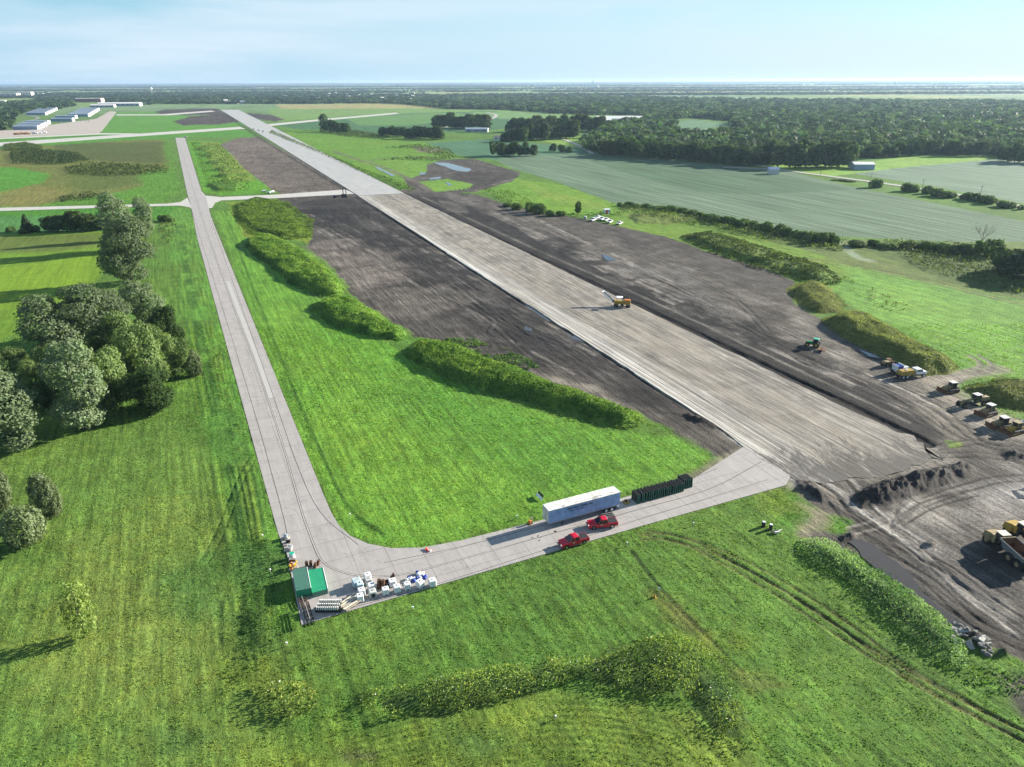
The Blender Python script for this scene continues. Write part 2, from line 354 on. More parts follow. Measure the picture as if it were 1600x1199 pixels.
# fields beyond
area([(775, 250), (800, 244), (930, 239), (1060, 252), (1195, 264), (1240, 270), (1330, 292), (1600, 346), (2100, 450), (2100, 480), (1600, 378), (1480, 378), (1240, 366), (1100, 336), (1040, 322), (960, 318), (870, 284), (795, 262)], BEAN, KC, 2, soft=2, warp=1.5)
area([(900, 243), (940, 240), (1060, 254), (1195, 267), (1330, 296), (1180, 305), (1090, 300), (980, 272)], BEAN_D, KC, soft=6, warp=4, st=.8)
area([(800, 258), (850, 262), (1000, 300), (1100, 305), (1250, 345), (1500, 360), (1240, 358), (1040, 316), (870, 280)], (.130, .180, .118), KC, soft=14, warp=8, st=.6)
area([(1310, 268), (1400, 262), (1560, 249), (2100, 255), (2100, 400), (1600, 318), (1450, 290)], (.130, .185, .125), KC, 2, soft=2, warp=1)
area([(1240, 268), (1330, 260), (1420, 241), (1545, 244), (1540, 250), (1400, 263), (1300, 276)], (.120, .210, .045), KG, soft=3, warp=2)
area([(1160, 252), (1330, 245), (1340, 262), (1290, 272), (1200, 266)], (.110, .190, .030), KG, soft=3, warp=2)
area([(665, 224), (760, 218), (930, 232), (935, 239), (800, 244), (775, 250), (715, 243)], (.060, .135, .070), KC, 2, soft=3, warp=1.5)
area([(840, 218), (920, 212), (932, 222), (935, 236), (870, 226)], (.13, .21, .05), KG, soft=3, warp=2, st=.8)
area([(430, 196), (620, 178), (760, 174), (900, 178), (930, 186), (760, 204), (590, 212), (500, 208)], (.050, .120, .048), KC, 2, soft=3, warp=2)
area([(540, 184), (700, 176), (760, 182), (640, 196), (560, 196)], (.085, .16, .05), KG, soft=5, warp=4, st=.7)
area([(420, 170), (700, 167), (930, 172), (920, 180), (760, 174), (600, 178), (430, 190)], (.10, .165, .055), KG, soft=6, warp=4, st=.9)
area([(430, 163), (600, 162), (700, 165), (690, 169), (440, 170)], (.20, .18, .095), KG, soft=3, warp=2, st=.9)
area([(730, 176), (860, 174), (930, 180), (940, 188), (850, 190), (760, 184)], (.10, .17, .07), KG, soft=4, warp=3, st=.9)
area([(1052, 192), (1080, 188), (1140, 194), (1148, 206), (1100, 212), (1056, 207)], (.095, .175, .09), KC, 2, soft=3, warp=2)
area([(415, 205), (500, 202), (600, 214), (660, 222), (720, 245), (800, 262), (780, 300), (650, 300)], (.075, .150, .022), KG, soft=4, warp=3, st=.95)
area([(160, 182), (180, 175), (250, 176), (380, 192), (375, 200), (250, 208), (155, 209)], (.060, .150, .026), KG, soft=3, warp=2)
area([(0, 218), (250, 206), (380, 203), (400, 214), (290, 214), (0, 232)], (.050, .140, .022), KG, soft=3, warp=1.5)
# bare soil: left of runway
S1 = [(430, 309), (560, 303), (800, 455), (1165, 690), (1165, 705), (1118, 712), (1095, 690), (1040, 668), (1000, 648), (930, 622), (850, 596), (770, 566), (680, 532), (630, 524), (590, 500), (560, 470), (535, 448), (520, 420), (482, 385), (488, 372), (468, 345), (445, 322)]
area(S1, SOIL_M, KS, 1, soft=1.5, warp=1.8, fine=.6)
area([(455, 315), (560, 310), (700, 400), (900, 520), (1100, 650), (1000, 640), (880, 590), (700, 500), (600, 440), (520, 380)], SOIL_D, KS, soft=16, warp=11, st=.75)
area([(480, 385), (540, 370), (620, 400), (640, 440), (560, 455), (520, 420)], (.13, .11, .095), KS, soft=10, warp=7, st=.7)
area([(560, 455), (700, 445), (760, 470), (640, 500), (590, 490)], (.12, .105, .09), KS, soft=8, warp=6, st=.5)
area([(830, 580), (930, 600), (1000, 640), (960, 640), (860, 602)], (.16, .14, .115), KS, soft=4, warp=4, st=.7)
area([(1000, 640), (1060, 645), (1165, 690), (1160, 705), (1118, 710), (1040, 668)], (.06, .052, .044), KS, soft=4, warp=3, st=.7)
S2 = [(343, 226), (372, 216), (405, 214), (560, 300), (440, 304), (425, 296), (400, 278), (380, 262), (365, 245)]
area(S2, (.105, .085, .070), KS, 1, soft=2, warp=2)
area([(400, 240), (480, 262), (540, 297), (460, 300), (420, 280)], (.080, .068, .058), KS, soft=8, warp=6, st=.6)
S3 = [(612, 300), (660, 292), (710, 300), (745, 304), (800, 322), (870, 334), (960, 352), (1040, 370), (1100, 392), (1190, 418), (1240, 440), (1240, 475), (1290, 505), (1330, 535), (1390, 562), (1425, 590), (1500, 583), (1560, 576), (1500, 600), (1460, 604), (1505, 625), (1560, 650), (1640, 662), (1900, 700), (1900, 1300), (1700, 1150), (1600, 1040), (1540, 1010), (1480, 985), (1420, 915), (1340, 862), (1280, 850), (1240, 832), (1250, 800), (1238, 765), (1236, 740), (1400, 700)]
area(S3, SOIL_M, KS, 1, soft=1.5, warp=2, fine=.8)
area([(1550, 1050), (1640, 1040), (1700, 1090), (1600, 1120)], SOIL_M, KS, 1, soft=3, warp=4)
area([(625, 302), (720, 312), (900, 385), (1100, 470), (1300, 560), (1440, 640), (1490, 672), (1450, 690), (1300, 640), (1000, 500), (800, 400)], SOIL_D, KS, soft=12, warp=8, st=.85)
area([(700, 305), (850, 335), (960, 365), (1100, 420), (1200, 470), (1280, 540), (1200, 520), (1050, 440), (850, 370)], (.080, .070, .060), KS, soft=12, warp=10, st=.7)
area([(1240, 480), (1300, 520), (1400, 590), (1520, 660), (1460, 640), (1330, 580), (1230, 510)], (.15, .135, .115), KS, soft=10, warp=7, st=.75)
area([(1390, 590), (1480, 600), (1600, 660), (1700, 700), (1600, 690), (1500, 680), (1420, 620)], (.19, .165, .135), KS, soft=8, warp=6, st=.75)
area([(1330, 800), (1420, 770), (1500, 745), (1700, 720), (1700, 820), (1560, 830), (1440, 850), (1400, 830)], (.17, .155, .14), KS, soft=10, warp=9, st=.7)
area([(1380, 860), (1500, 850), (1700, 930), (1700, 1010), (1600, 1000), (1500, 950)], (.085, .078, .072), KS, soft=12, warp=9, st=.6)
area([(1380, 795), (1450, 780), (1500, 790), (1440, 835), (1400, 830)], (.21, .19, .165), KS, soft=7, warp=5, st=.6)
area([(1520, 760), (1600, 740), (1640, 780), (1560, 800)], (.20, .19, .18), KS, soft=7, warp=5, st=.6)
area([(1120, 672), (1165, 685), (1250, 730), (1300, 760), (1262, 772), (1232, 762), (1236, 748), (1160, 702)], (.26, .24, .215), KS, 1, soft=1.5, warp=1, st=.9)
area([(1215, 705), (1330, 690), (1480, 705), (1500, 730), (1380, 752), (1330, 790), (1290, 790), (1250, 765)], (.155, .138, .117), KS, soft=9, warp=8, st=.8, fine=1)
# grass left in the soil near the apron end and the mounds
area([(1240, 770), (1275, 790), (1290, 800), (1340, 815), (1320, 835), (1270, 830), (1240, 835), (1200, 810), (1210, 770)], (.050, .120, .018), KG, 0, soft=2, warp=3)
area([(1248, 785), (1300, 800), (1290, 830), (1250, 840), (1240, 820), (1262, 805)], (.17, .14, .11), KS, soft=4, warp=3, st=.8)
area([(1180, 760), (1240, 765), (1250, 800), (1200, 810)], (.090, .120, .022), KG, soft=7, warp=5, st=.5)
area([(1505, 605), (1560, 588), (1620, 595), (1800, 620), (1800, 680), (1640, 655), (1560, 640), (1530, 622)], (.055, .095, .020), KG, 0, soft=2, warp=2)
area([(1380, 560), (1410, 570), (1425, 586), (1400, 580)], (.05, .10, .02), KG, 0, soft=2, warp=1)
area([(1480, 690), (1500, 692), (1498, 700), (1484, 700)], (.10, .16, .03), KG, soft=1, warp=1, st=.8)
tracks([(1460, 590), (1510, 583), (1535, 577), (1540, 568), (1522, 556)], 3, 1.5, (.17, .15, .12), .9, -.1, KS, .8)
stroke([(1425, 594), (1480, 590), (1530, 582), (1560, 576)], 7, (.17, .15, .12), KS, soft=2, warp=1, st=.7)
# pond diggings beyond the runway
area([(655, 262), (690, 250), (740, 248), (815, 270), (800, 284), (740, 300), (690, 302), (640, 296), (628, 275)], SOIL_M, KS, 1, soft=2, warp=2)
area([(715, 270), (800, 268), (812, 276), (760, 296), (735, 296), (700, 285)], (.040, .034, .030), KS, soft=4, warp=3, st=.9)
area([(640, 228), (690, 232), (690, 240), (655, 238)], (.13, .11, .085), KS, 1, soft=3, warp=2, st=.8)
area([(655, 284), (700, 280), (740, 288), (730, 296), (680, 300)], (.09, .17, .03), KG, 0, soft=2, warp=2)
area([(590, 252), (620, 250), (668, 252), (665, 270), (640, 280), (610, 268)], (.085, .16, .028), KG, 0, soft=2, warp=2)
for l in ([(520, 236), (560, 250), (600, 262), (650, 285), (672, 300)], [(575, 252), (600, 248), (640, 245), (690, 250)], [(640, 282), (700, 272), (730, 262)], [(740, 300), (760, 292), (800, 280)]):
    stroke(l, 5, (.10, .085, .07), KS, soft=2, warp=1, st=.8)
for l in ([(700, 300), (745, 290), (760, 275), (735, 262)], [(690, 300), (750, 296), (775, 280), (790, 272)], [(720, 280), (745, 282), (760, 294)]):
    tracks(l, 2.5, 1.2, (.03, .026, .024), .8, -.1, KS, .8)
# far soil
area([(240, 175), (262, 171), (340, 170), (355, 180), (300, 180), (250, 178)], (.045, .036, .032), KS, 1, soft=4, warp=3)
area([(270, 190), (300, 182), (360, 178), (378, 190), (340, 195), (285, 196)], (.05, .04, .035), KS, 1, soft=4, warp=4)
area([(378, 176), (425, 180), (445, 187), (430, 190), (400, 186)], (.045, .036, .032), KS, 1, soft=4, warp=3)
# ditch and soil lines along the runway
for px, wd, col, st, dz in [
    ([(556, 309), (700, 398), (900, 524), (1050, 620), (1150, 682)], 2.6, (.018, .016, .015), .95, -.35),
    ([(345, 176), (420, 225), (520, 286), (552, 303)], 3, (.020, .018, .017), .9, -.3),
    ([(636, 306), (800, 384), (1000, 478), (1200, 574), (1400, 668), (1450, 694)], 3.0, (.016, .014, .014), .95, -.45),
    ([(430, 205), (520, 250), (620, 297)], 3, (.03, .03, .022), .8, -.2),
    ([(660, 308), (820, 382), (1000, 462), (1200, 556), (1420, 660)], 1.0, (.22, .20, .17), .55, .05)]:
    stroke(px, wd, col, KS, soft=.7, warp=.5, st=st, dz=dz)
# parallel machine marks in the soil
for k in range(60):
    o = random.uniform(-1, 1); a = random.uniform(.0, .7); b = a+random.uniform(.15, .4)
    e0 = np.array([480, 318]); e1 = np.array([1080, 640]); n = np.array([38, -8])
    q = [tuple(e0+(e1-e0)*t+n*(o*1.6)) for t in np.linspace(a, min(b, 1), 4)]
    stroke(q, random.choice([.4, .6, 1.0]), random.choice([(.025, .022, .02), (.03, .027, .025), (.17, .15, .13)]), KS, soft=.5, warp=.35, st=.95, dz=-.08, brk=.9)
for k in range(80):
    o = random.uniform(0, 1); a = random.uniform(.0, .8); b = a+random.uniform(.1, .4)
    e0 = np.array([650, 302]); e1 = np.array([1470, 680]); n = np.array([60, -4])*1.3
    q = [tuple(e0+(e1-e0)*t+n*o+np.array([25, 0])) for t in np.linspace(a, min(b, 1), 4)]
    stroke(q, random.choice([.4, .7, 1.2]), random.choice([(.025, .022, .02), (.19, .17, .15), (.19, .17, .15)]), KS, soft=.5, warp=.35, st=.9, dz=-.08, brk=.9)
for l in ([(620, 420), (680, 455), (760, 500), (830, 560), (900, 580)], [(700, 440), (780, 500), (850, 530), (940, 560)], [(560, 340), (640, 400), (720, 440), (850, 540)], [(740, 470), (770, 500), (765, 520), (790, 530)],
          [(860, 380), (960, 410), (1060, 450), (1180, 520), (1300, 590)], [(1240, 560), (1330, 590), (1420, 640), (1480, 680)], [(1370, 600), (1450, 640), (1500, 680), (1560, 700)], [(1390, 598), (1470, 640), (1530, 690), (1600, 705)],
          [(1000, 400), (1080, 430), (1150, 470), (1200, 520)], [(1460, 700), (1540, 690), (1640, 700)], [(1240, 740), (1290, 770), (1330, 815), (1390, 850)], [(1250, 735), (1305, 765), (1345, 805), (1420, 850), (1520, 940)],
          [(1380, 720), (1450, 712), (1540, 712), (1640, 728)], [(1360, 860), (1440, 900), (1520, 970), (1600, 1010)], [(1400, 850), (1480, 890), (1560, 950), (1640, 1000)], [(1430, 790), (1500, 765), (1560, 750), (1640, 745)], [(1380, 830), (1450, 790), (1520, 770)]):
    tracks(l, 2.4, .5, (.015, .014, .013), .9, -.15, KS, .5)
for l in ([(1240, 735), (1300, 765), (1350, 800)], [(1450, 780), (1380, 815), (1330, 830)]): tracks(l, 2.2, .6, (.24, .22, .19), .6, .04, KS, .5)
for k in range(16):
    o = k*5.5; q = [(1180+o, 690+o*.35), (1250+o*.9, 728+o*.2), (1300+o*.6, 762+o*.1), (1345+o*.5, 800+o*.1), (1400+o*.9, 840+o*.3), (1480+o*1.2, 900+o*.5)]
    stroke(q, random.choice([.4, .7, 1.1]), random.choice([(.02, .018, .017), (.26, .245, .22), (.34, .32, .29), (.15, .135, .12)]), KS, soft=.5, warp=.5, st=.75, dz=random.choice([-.1, .08]), brk=.8)
for k in range(14):
    o = k*7; q = [(1480+o*.2, 715+o*.2), (1430, 760+o*.4), (1400-o*.2, 800+o*.5), (1440+o*.3, 850+o*.7), (1540+o, 940+o)]
    stroke(q, random.choice([.4, .8]), random.choice([(.02, .018, .017), (.24, .22, .20), (.12, .11, .10)]), KS, soft=.6, warp=.9, st=.6, dz=-.08, brk=1)
for k in range(46):
    x = random.uniform(1300, 1600); y = random.uniform(760, 1000); s_ = random.uniform(6, 26)
    if y > 800+(x-1300)*.75: continue
    area([(x-s_, y-s_*.35), (x+s_, y-s_*.2), (x+s_*.9, y+s_*.4), (x-s_*.7, y+s_*.3)], random.choice([(.02, .018, .017), (.03, .027, .026), (.16, .15, .135), (.22, .20, .18)]), None, soft=2.5, warp=3, st=.6, fine=.8)
for k in range(70):
    tq = random.random(); e0 = np.array([520, 330]); e1 = np.array([1080, 640]); x, y = e0+(e1-e0)*tq+np.array([random.uniform(-40, 30)*(1+tq), random.uniform(-6, 20)]); s_ = random.uniform(8, 30)
    area([(x-s_, y-s_*.5), (x+s_*.6, y-s_*.1), (x+s_, y+s_*.5), (x-s_*.5, y+s_*.2)], random.choice([(.014, .013, .014), (.022, .02, .021), (.10, .09, .082)]), None, soft=2, warp=3.5, st=.32, fine=1.2) if KIND[0, 0] >= 0 and sdf(W(S1), *[np.array([v]) for v in un(x, y)])[0] < -3 else None
for k in range(90):
    tq = random.random(); e0 = np.array([700, 312]); e1 = np.array([1440, 640]); x, y = e0+(e1-e0)*tq+np.array([random.uniform(-30, 120)*(1+tq*.3), random.uniform(-14, 14)]); s_ = random.uniform(8, 34)
    area([(x-s_, y-s_*.45), (x+s_*.6, y-s_*.1), (x+s_, y+s_*.45), (x-s_*.5, y+s_*.2)], random.choice([(.014, .013, .014), (.022, .02, .021), (.12, .11, .10), (.15, .135, .12)]), None, soft=2, warp=3.5, st=.35, fine=1.2) if sdf(W(S3), *[np.array([v]) for v in un(x, y)])[0] < -3 else None
# tyre marks and lines in the near grass
for l in ([(1000, 838), (1060, 842), (1160, 880), (1280, 950), (1420, 1050), (1600, 1150), (1700, 1200)], [(1010, 832), (1080, 850), (1200, 915), (1330, 1000), (1480, 1090), (1640, 1170)]):
    tracks(l, 1.9, .5, (.07, .065, .035), .75, -.15, None, .5)
for k in range(9):
    q = [(1030+k*13, 836-k*2), (1130+k*16, 860-k*2), (1260+k*18, 925), (1400+k*19, 1020), (1560+k*20, 1120)]
    stroke(q, .35, (.03, .075, .012), KG, soft=.5, warp=.4, st=.6, brk=1, dz=.07)
stroke([(988, 862), (1020, 905), (1060, 950), (1110, 1000), (1160, 1050)], .6, (.02, .035, .012), KG, soft=.6, warp=.4, st=.9, dz=-.1)
area([(1020, 930), (1060, 950), (1150, 1040), (1230, 1070), (1180, 1090), (1110, 1030)], (.085, .085, .030), KG, soft=6, warp=5, st=.7)
tracks([(395, 715), (372, 760), (345, 830), (318, 880)], 1.6, .35, (.03, .06, .015), .7, -.1)
for k in range(8):
    stroke([(20+k*50, 720), (30+k*46, 900), (0+k*50, 1150)], .6, (.040, .085, .016), KG, soft=1, warp=1.2, st=.5, brk=1.2, dz=.07)
# curved mown area at the bottom
area([(560, 1140), (740, 1096), (920, 1085), (1060, 1110), (1160, 1170), (1200, 1260), (1200, 1400), (300, 1400), (380, 1180)], (.105, .150, .030), KG, soft=5, warp=3, st=.9)
for k in range(13):
    o = k*11
    stroke([(560, 1150+o), (740, 1108+o), (920, 1098+o), (1050, 1125+o), (1140, 1185+o), (1190, 1270+o)], .6, (.030, .062, .010), KG, soft=.7, warp=.35, st=.8, brk=.6, dz=.1)
for k in range(60):
    x = random.uniform(0, 1600); y = random.uniform(850, 1199)
    s_ = random.uniform(12, 40); area([(x-s_, y-s_*.3), (x+s_, y-s_*.4), (x+s_*.8, y+s_*.5), (x-s_*.9, y+s_*.4)], random.choice([(.032, .075, .022), (.040, .09, .03), (.10, .14, .02), (.03, .08, .015)]), None, soft=5, warp=5, st=.45) if not (450 < x < 1240 and y < 980) and x < 1200 else None
area([(520, 1175), (560, 1165), (600, 1175), (590, 1199), (530, 1199)], (.10, .08, .06), KS, soft=2, warp=2, st=.5)
# pavement verges: worn edge grass
area([(1070, 745), (1110, 722), (1160, 697), (1172, 705), (1100, 748)], (.15, .13, .10), KS, soft=3, warp=1.5, st=.8)

gk = KIND[:, 0:1]; COL *= 1+np.array([.26, .30, .06])*gk
# relief
BERMS = {
 'b1': ([(380, 382), (405, 368), (445, 378), (500, 412), (540, 452), (530, 463), (500, 463), (450, 440), (420, 412), (395, 400)], 2.5),
 'b2': ([(486, 482), (520, 466), (560, 474), (600, 500), (638, 524), (625, 534), (575, 527), (530, 512), (500, 495)], 2.4),
 'b3': ([(628, 552), (655, 532), (720, 546), (790, 575), (860, 602), (930, 624), (1000, 650), (1000, 668), (970, 672), (930, 655), (860, 636), (790, 618), (720, 600), (670, 578)], 2.3),
}
for k, (px, h) in BERMS.items(): mound([(x+9, y-2) for x, y in px], .7, 7, .7, (.10, .19, .022), KG, .8); mound(px, h*.85, 3.6, .25, (.105, .20, .030), KG, .95)
mound([(365, 325), (395, 312), (440, 318), (478, 345), (482, 368), (440, 372), (395, 360), (372, 345)], 1.5, 5, .6, (.075, .130, .020), KG, .6)
mound([(322, 290), (345, 283), (375, 284), (388, 291), (370, 299), (335, 299)], 2.2, 6, .2, (.06, .13, .018), KG)
for q in [((330, 276), (380, 274)), ((330, 266), (372, 264)), ((318, 255), (362, 254)), ((310, 244), (350, 243)), ((302, 234), (340, 233))]:
    (x0, y0), (x1, y1) = q; mound([(x0, y0), ((x0+x1)/2, y0-4), (x1, y1), ((x0+x1)/2, y0+3.5)], 1.8, 6, .3, (.07, .13, .02), KG)
RM = {
 'r1': ([(1228, 452), (1262, 438), (1300, 452), (1325, 478), (1312, 490), (1275, 490), (1245, 475)], 2.4),
 'r2': ([(1282, 502), (1320, 486), (1370, 500), (1430, 535), (1500, 572), (1500, 582), (1440, 588), (1390, 565), (1330, 535), (1298, 518)], 3.4),
 'r4': ([(1500, 606), (1560, 592), (1640, 600), (1800, 630), (1800, 672), (1640, 650), (1570, 640), (1530, 622)], 2.2),
}
for k, (px, h) in RM.items(): mound(px, h, 7, .2, (.115, .135, .035), KG, .9)
mound([(1060, 370), (1110, 366), (1200, 392), (1300, 425), (1315, 442), (1270, 442), (1200, 420), (1120, 395)], 1.8, 6, .6, (.075, .11, .025), KG, .6)
mound([(975, 335), (1040, 332), (1100, 345), (1040, 352), (990, 350)], 1.2, 7, .5, (.13, .14, .05), KG, .5)
mound([(1252, 850), (1280, 848), (1345, 880), (1425, 927), (1485, 982), (1528, 1045), (1505, 1055), (1455, 1015), (1388, 958), (1318, 902), (1272, 872)], .9, 4, .4, (.05, .10, .025), KG, .8)
mound([(560, 1095), (600, 1078), (740, 1055), (900, 1030), (1010, 1000), (1090, 1000), (1130, 1060), (1175, 1130), (1170, 1165), (1130, 1140), (1080, 1085), (1020, 1085), (900, 1070), (720, 1110), (590, 1130)], .7, 4, .5, (.035, .06, .018), KG, .6)
# soil windrow and piles, rough
def rubbleheap(px, h, foot, col=(.035, .031, .029), amp=.8):
    P = W(px); i = near(P, 6); d = sdf(P, X[i], Y[i])+1.*nA[i]
    t = np.clip(-d/foot, 0, 1); t = t*t*(3-2*t)
    rr = fbm(X[i]/1.3, Y[i]/1.3, 40, 3)
    Z[i] += t*h*(1+amp*rr); lerp(i, np.clip(-d/1.2, 0, 1), col, KS, .9)
rubbleheap([(1322, 775), (1345, 758), (1420, 738), (1490, 722), (1535, 730), (1520, 750), (1450, 772), (1400, 790), (1345, 798)], 1.9, 4)
rubbleheap([(1240, 748), (1275, 752), (1300, 775), (1290, 795), (1262, 775), (1238, 765)], .9, 2.5)
rubbleheap([(1308, 838), (1325, 830), (1345, 838), (1335, 848), (1315, 848)], .9, 1.6)
rubbleheap([(1440, 848), (1455, 842), (1468, 848), (1460, 856), (1443, 855)], .7, 1.2)
rubbleheap([(1540, 1020), (1562, 1005), (1590, 1020), (1585, 1035), (1550, 1035)], 1.5, 2.2)
rubbleheap([(1490, 975), (1530, 985), (1560, 1010), (1545, 1030), (1510, 1010)], .7, 2)
rubbleheap([(1150, 665), (1164, 690), (1150, 692), (1118, 672), (1050, 648), (1010, 640), (1080, 645)], .8, 3)
rubbleheap([(1560, 700), (1640, 695), (1640, 718), (1570, 722)], 1., 3)
# general roughness
grass = KIND[:, 0]; soil = KIND[:, 1]; crop = KIND[:, 2]
nf = np.clip(1-DIST/900, 0, 1)
tt = math.radians(113.1); U = X*math.cos(tt)+Y*math.sin(tt); V = -X*math.sin(tt)+Y*math.cos(tt)
streak = fbm(U/14, V/.9, 21, 3)
Z += nf*(soil*(.16*streak+.16*nB)+grass*(.14*nB+.10*nA)+crop*.12*nB)
patch = np.clip(fbm(X/18, Y/18, 60)*1.6, -1, 1)
COL *= (1+(soil*.45*streak)+(grass*.12*patch)+soil*.25*patch)[:, None]
COL[:, 0] *= 1+grass*.12*fbm(X/30, Y/30, 71); np.clip(COL, .004, .9, out=COL)
# far rolling relief on the horizon
Z += np.clip((DIST-6000)/9000, 0, 1)*14*(fbm(X/5200, Y/5200, 30, 3)+.1)
# keep the sheet low and flat under the slabs
def W2(px): return [tuple(q) for q in W(px)]
TAXI = [(471, 977), (449, 868), (436, 838), (428, 810), (308, 372), (297, 324), (291, 319.5), (280, 318), (240, 318.2), (0, 325), (-500, 340), (-500, 345.5), (0, 330), (240, 322.3), (272, 321.5)]
TX_MAIN = [(471, 977), (449, 868), (436, 838), (428, 810), (308, 372), (299, 325), (292, 300), (274, 215.5), (289, 215.5), (316, 303), (322, 309), (330, 340), (420, 562), (505, 772), (518, 802), (530, 822), (548, 838), (575, 850), (612, 857), (660, 856), (720, 845), (855, 811), (1085, 747.5), (1162, 698.5), (1235, 744), (1228, 758.5), (1000, 823)]
TX_CROSSL = [(-900, 352), (0, 325), (262, 318.5), (282, 316), (293, 309), (300, 327), (296, 324), (280, 321.5), (262, 321.8), (0, 330), (-900, 360)]
TX_CROSSR = [(314, 298), (321, 306), (345, 308.2), (430, 304.5), (540, 296.5), (556, 303), (430, 310), (345, 313.5), (336, 317), (332, 324), (325, 326)]
RW_NEW = [(345, 172), (373, 172), (420, 195.5), (500, 236.5), (632, 303), (560, 306.5), (470, 250)]
RW_BASE = [(560, 306.7), (632, 303.2), (1000, 482), (1300, 628), (1478, 712), (1400, 742), (1300, 756), (1256, 752), (1236.5, 745), (1162, 698), (1132, 674)]
RB = W(RW_BASE); i = near(RB, 5); d = sdf(RB, X[i], Y[i]); Z[i] = np.where(d < 0, np.minimum(Z[i], -.06), Z[i])
for q in (TX_MAIN, TX_CROSSL, TX_CROSSR, RW_NEW):
    P = W(q); i = near(P, 4); d = sdf(P, X[i], Y[i]); Z[i] = np.where(d < 0, -.10, Z[i]); COL[i[d < 0]] = (.09, .08, .06); CAT[i[d < 0]] = 0

_DEPr = YS
def zat(x, y):                              # ground height by bilinear look-up of the sheet
    x = np.atleast_1d(np.asarray(x, float)); y = np.atleast_1d(np.asarray(y, float))
    r = np.interp(-y, -YW, np.arange(NY)); r0 = np.clip(np.floor(r).astype(int), 0, NY-2); fr = r-r0
    dep = np.interp(y, YW[::-1], DEP[::-1]); c = np.interp(x/dep*F+CX, XS, np.arange(NX)); c0 = np.clip(np.floor(c).astype(int), 0, NX-2); fc = c-c0
    ZZ = Z.reshape(NY, NX)
    return (ZZ[r0, c0]*(1-fc)+ZZ[r0, c0+1]*fc)*(1-fr)+(ZZ[r0+1, c0]*(1-fc)+ZZ[r0+1, c0+1]*fc)*fr

def np_mesh(name, verts, faces, material, attrs=None, smooth=False, parent=None):
    """verts Nx3, faces Mx4 or Mx3 int; attrs {name: Nx3 colours}"""
    me = bpy.data.meshes.new(name); n = len(verts); k = faces.shape[1]; m = len(faces)
    me.vertices.add(n); me.vertices.foreach_set('co', np.asarray(verts, np.float32).ravel())
    me.loops.add(m*k); me.loops.foreach_set('vertex_index', np.asarray(faces, np.int32).ravel())
    me.polygons.add(m); me.polygons.foreach_set('loop_start', np.arange(0, m*k, k, dtype=np.int32))
    try: me.polygons.foreach_set('loop_total', np.full(m, k, np.int32))
    except Exception: pass
    if smooth: me.polygons.foreach_set('use_smooth', np.ones(m, bool))
    for a, c in (attrs or {}).items():
        at = me.attributes.new(a, 'FLOAT_COLOR', 'POINT'); at.data.foreach_set('color', np.concatenate([c, np.ones((n, 1))], 1).astype(np.float32).ravel())
    me.update(calc_edges=True)
    me.materials.append(material)
    o = bpy.data.objects.new(name, me); C.objects.link(o)
    if parent: o.parent = parent
    return o

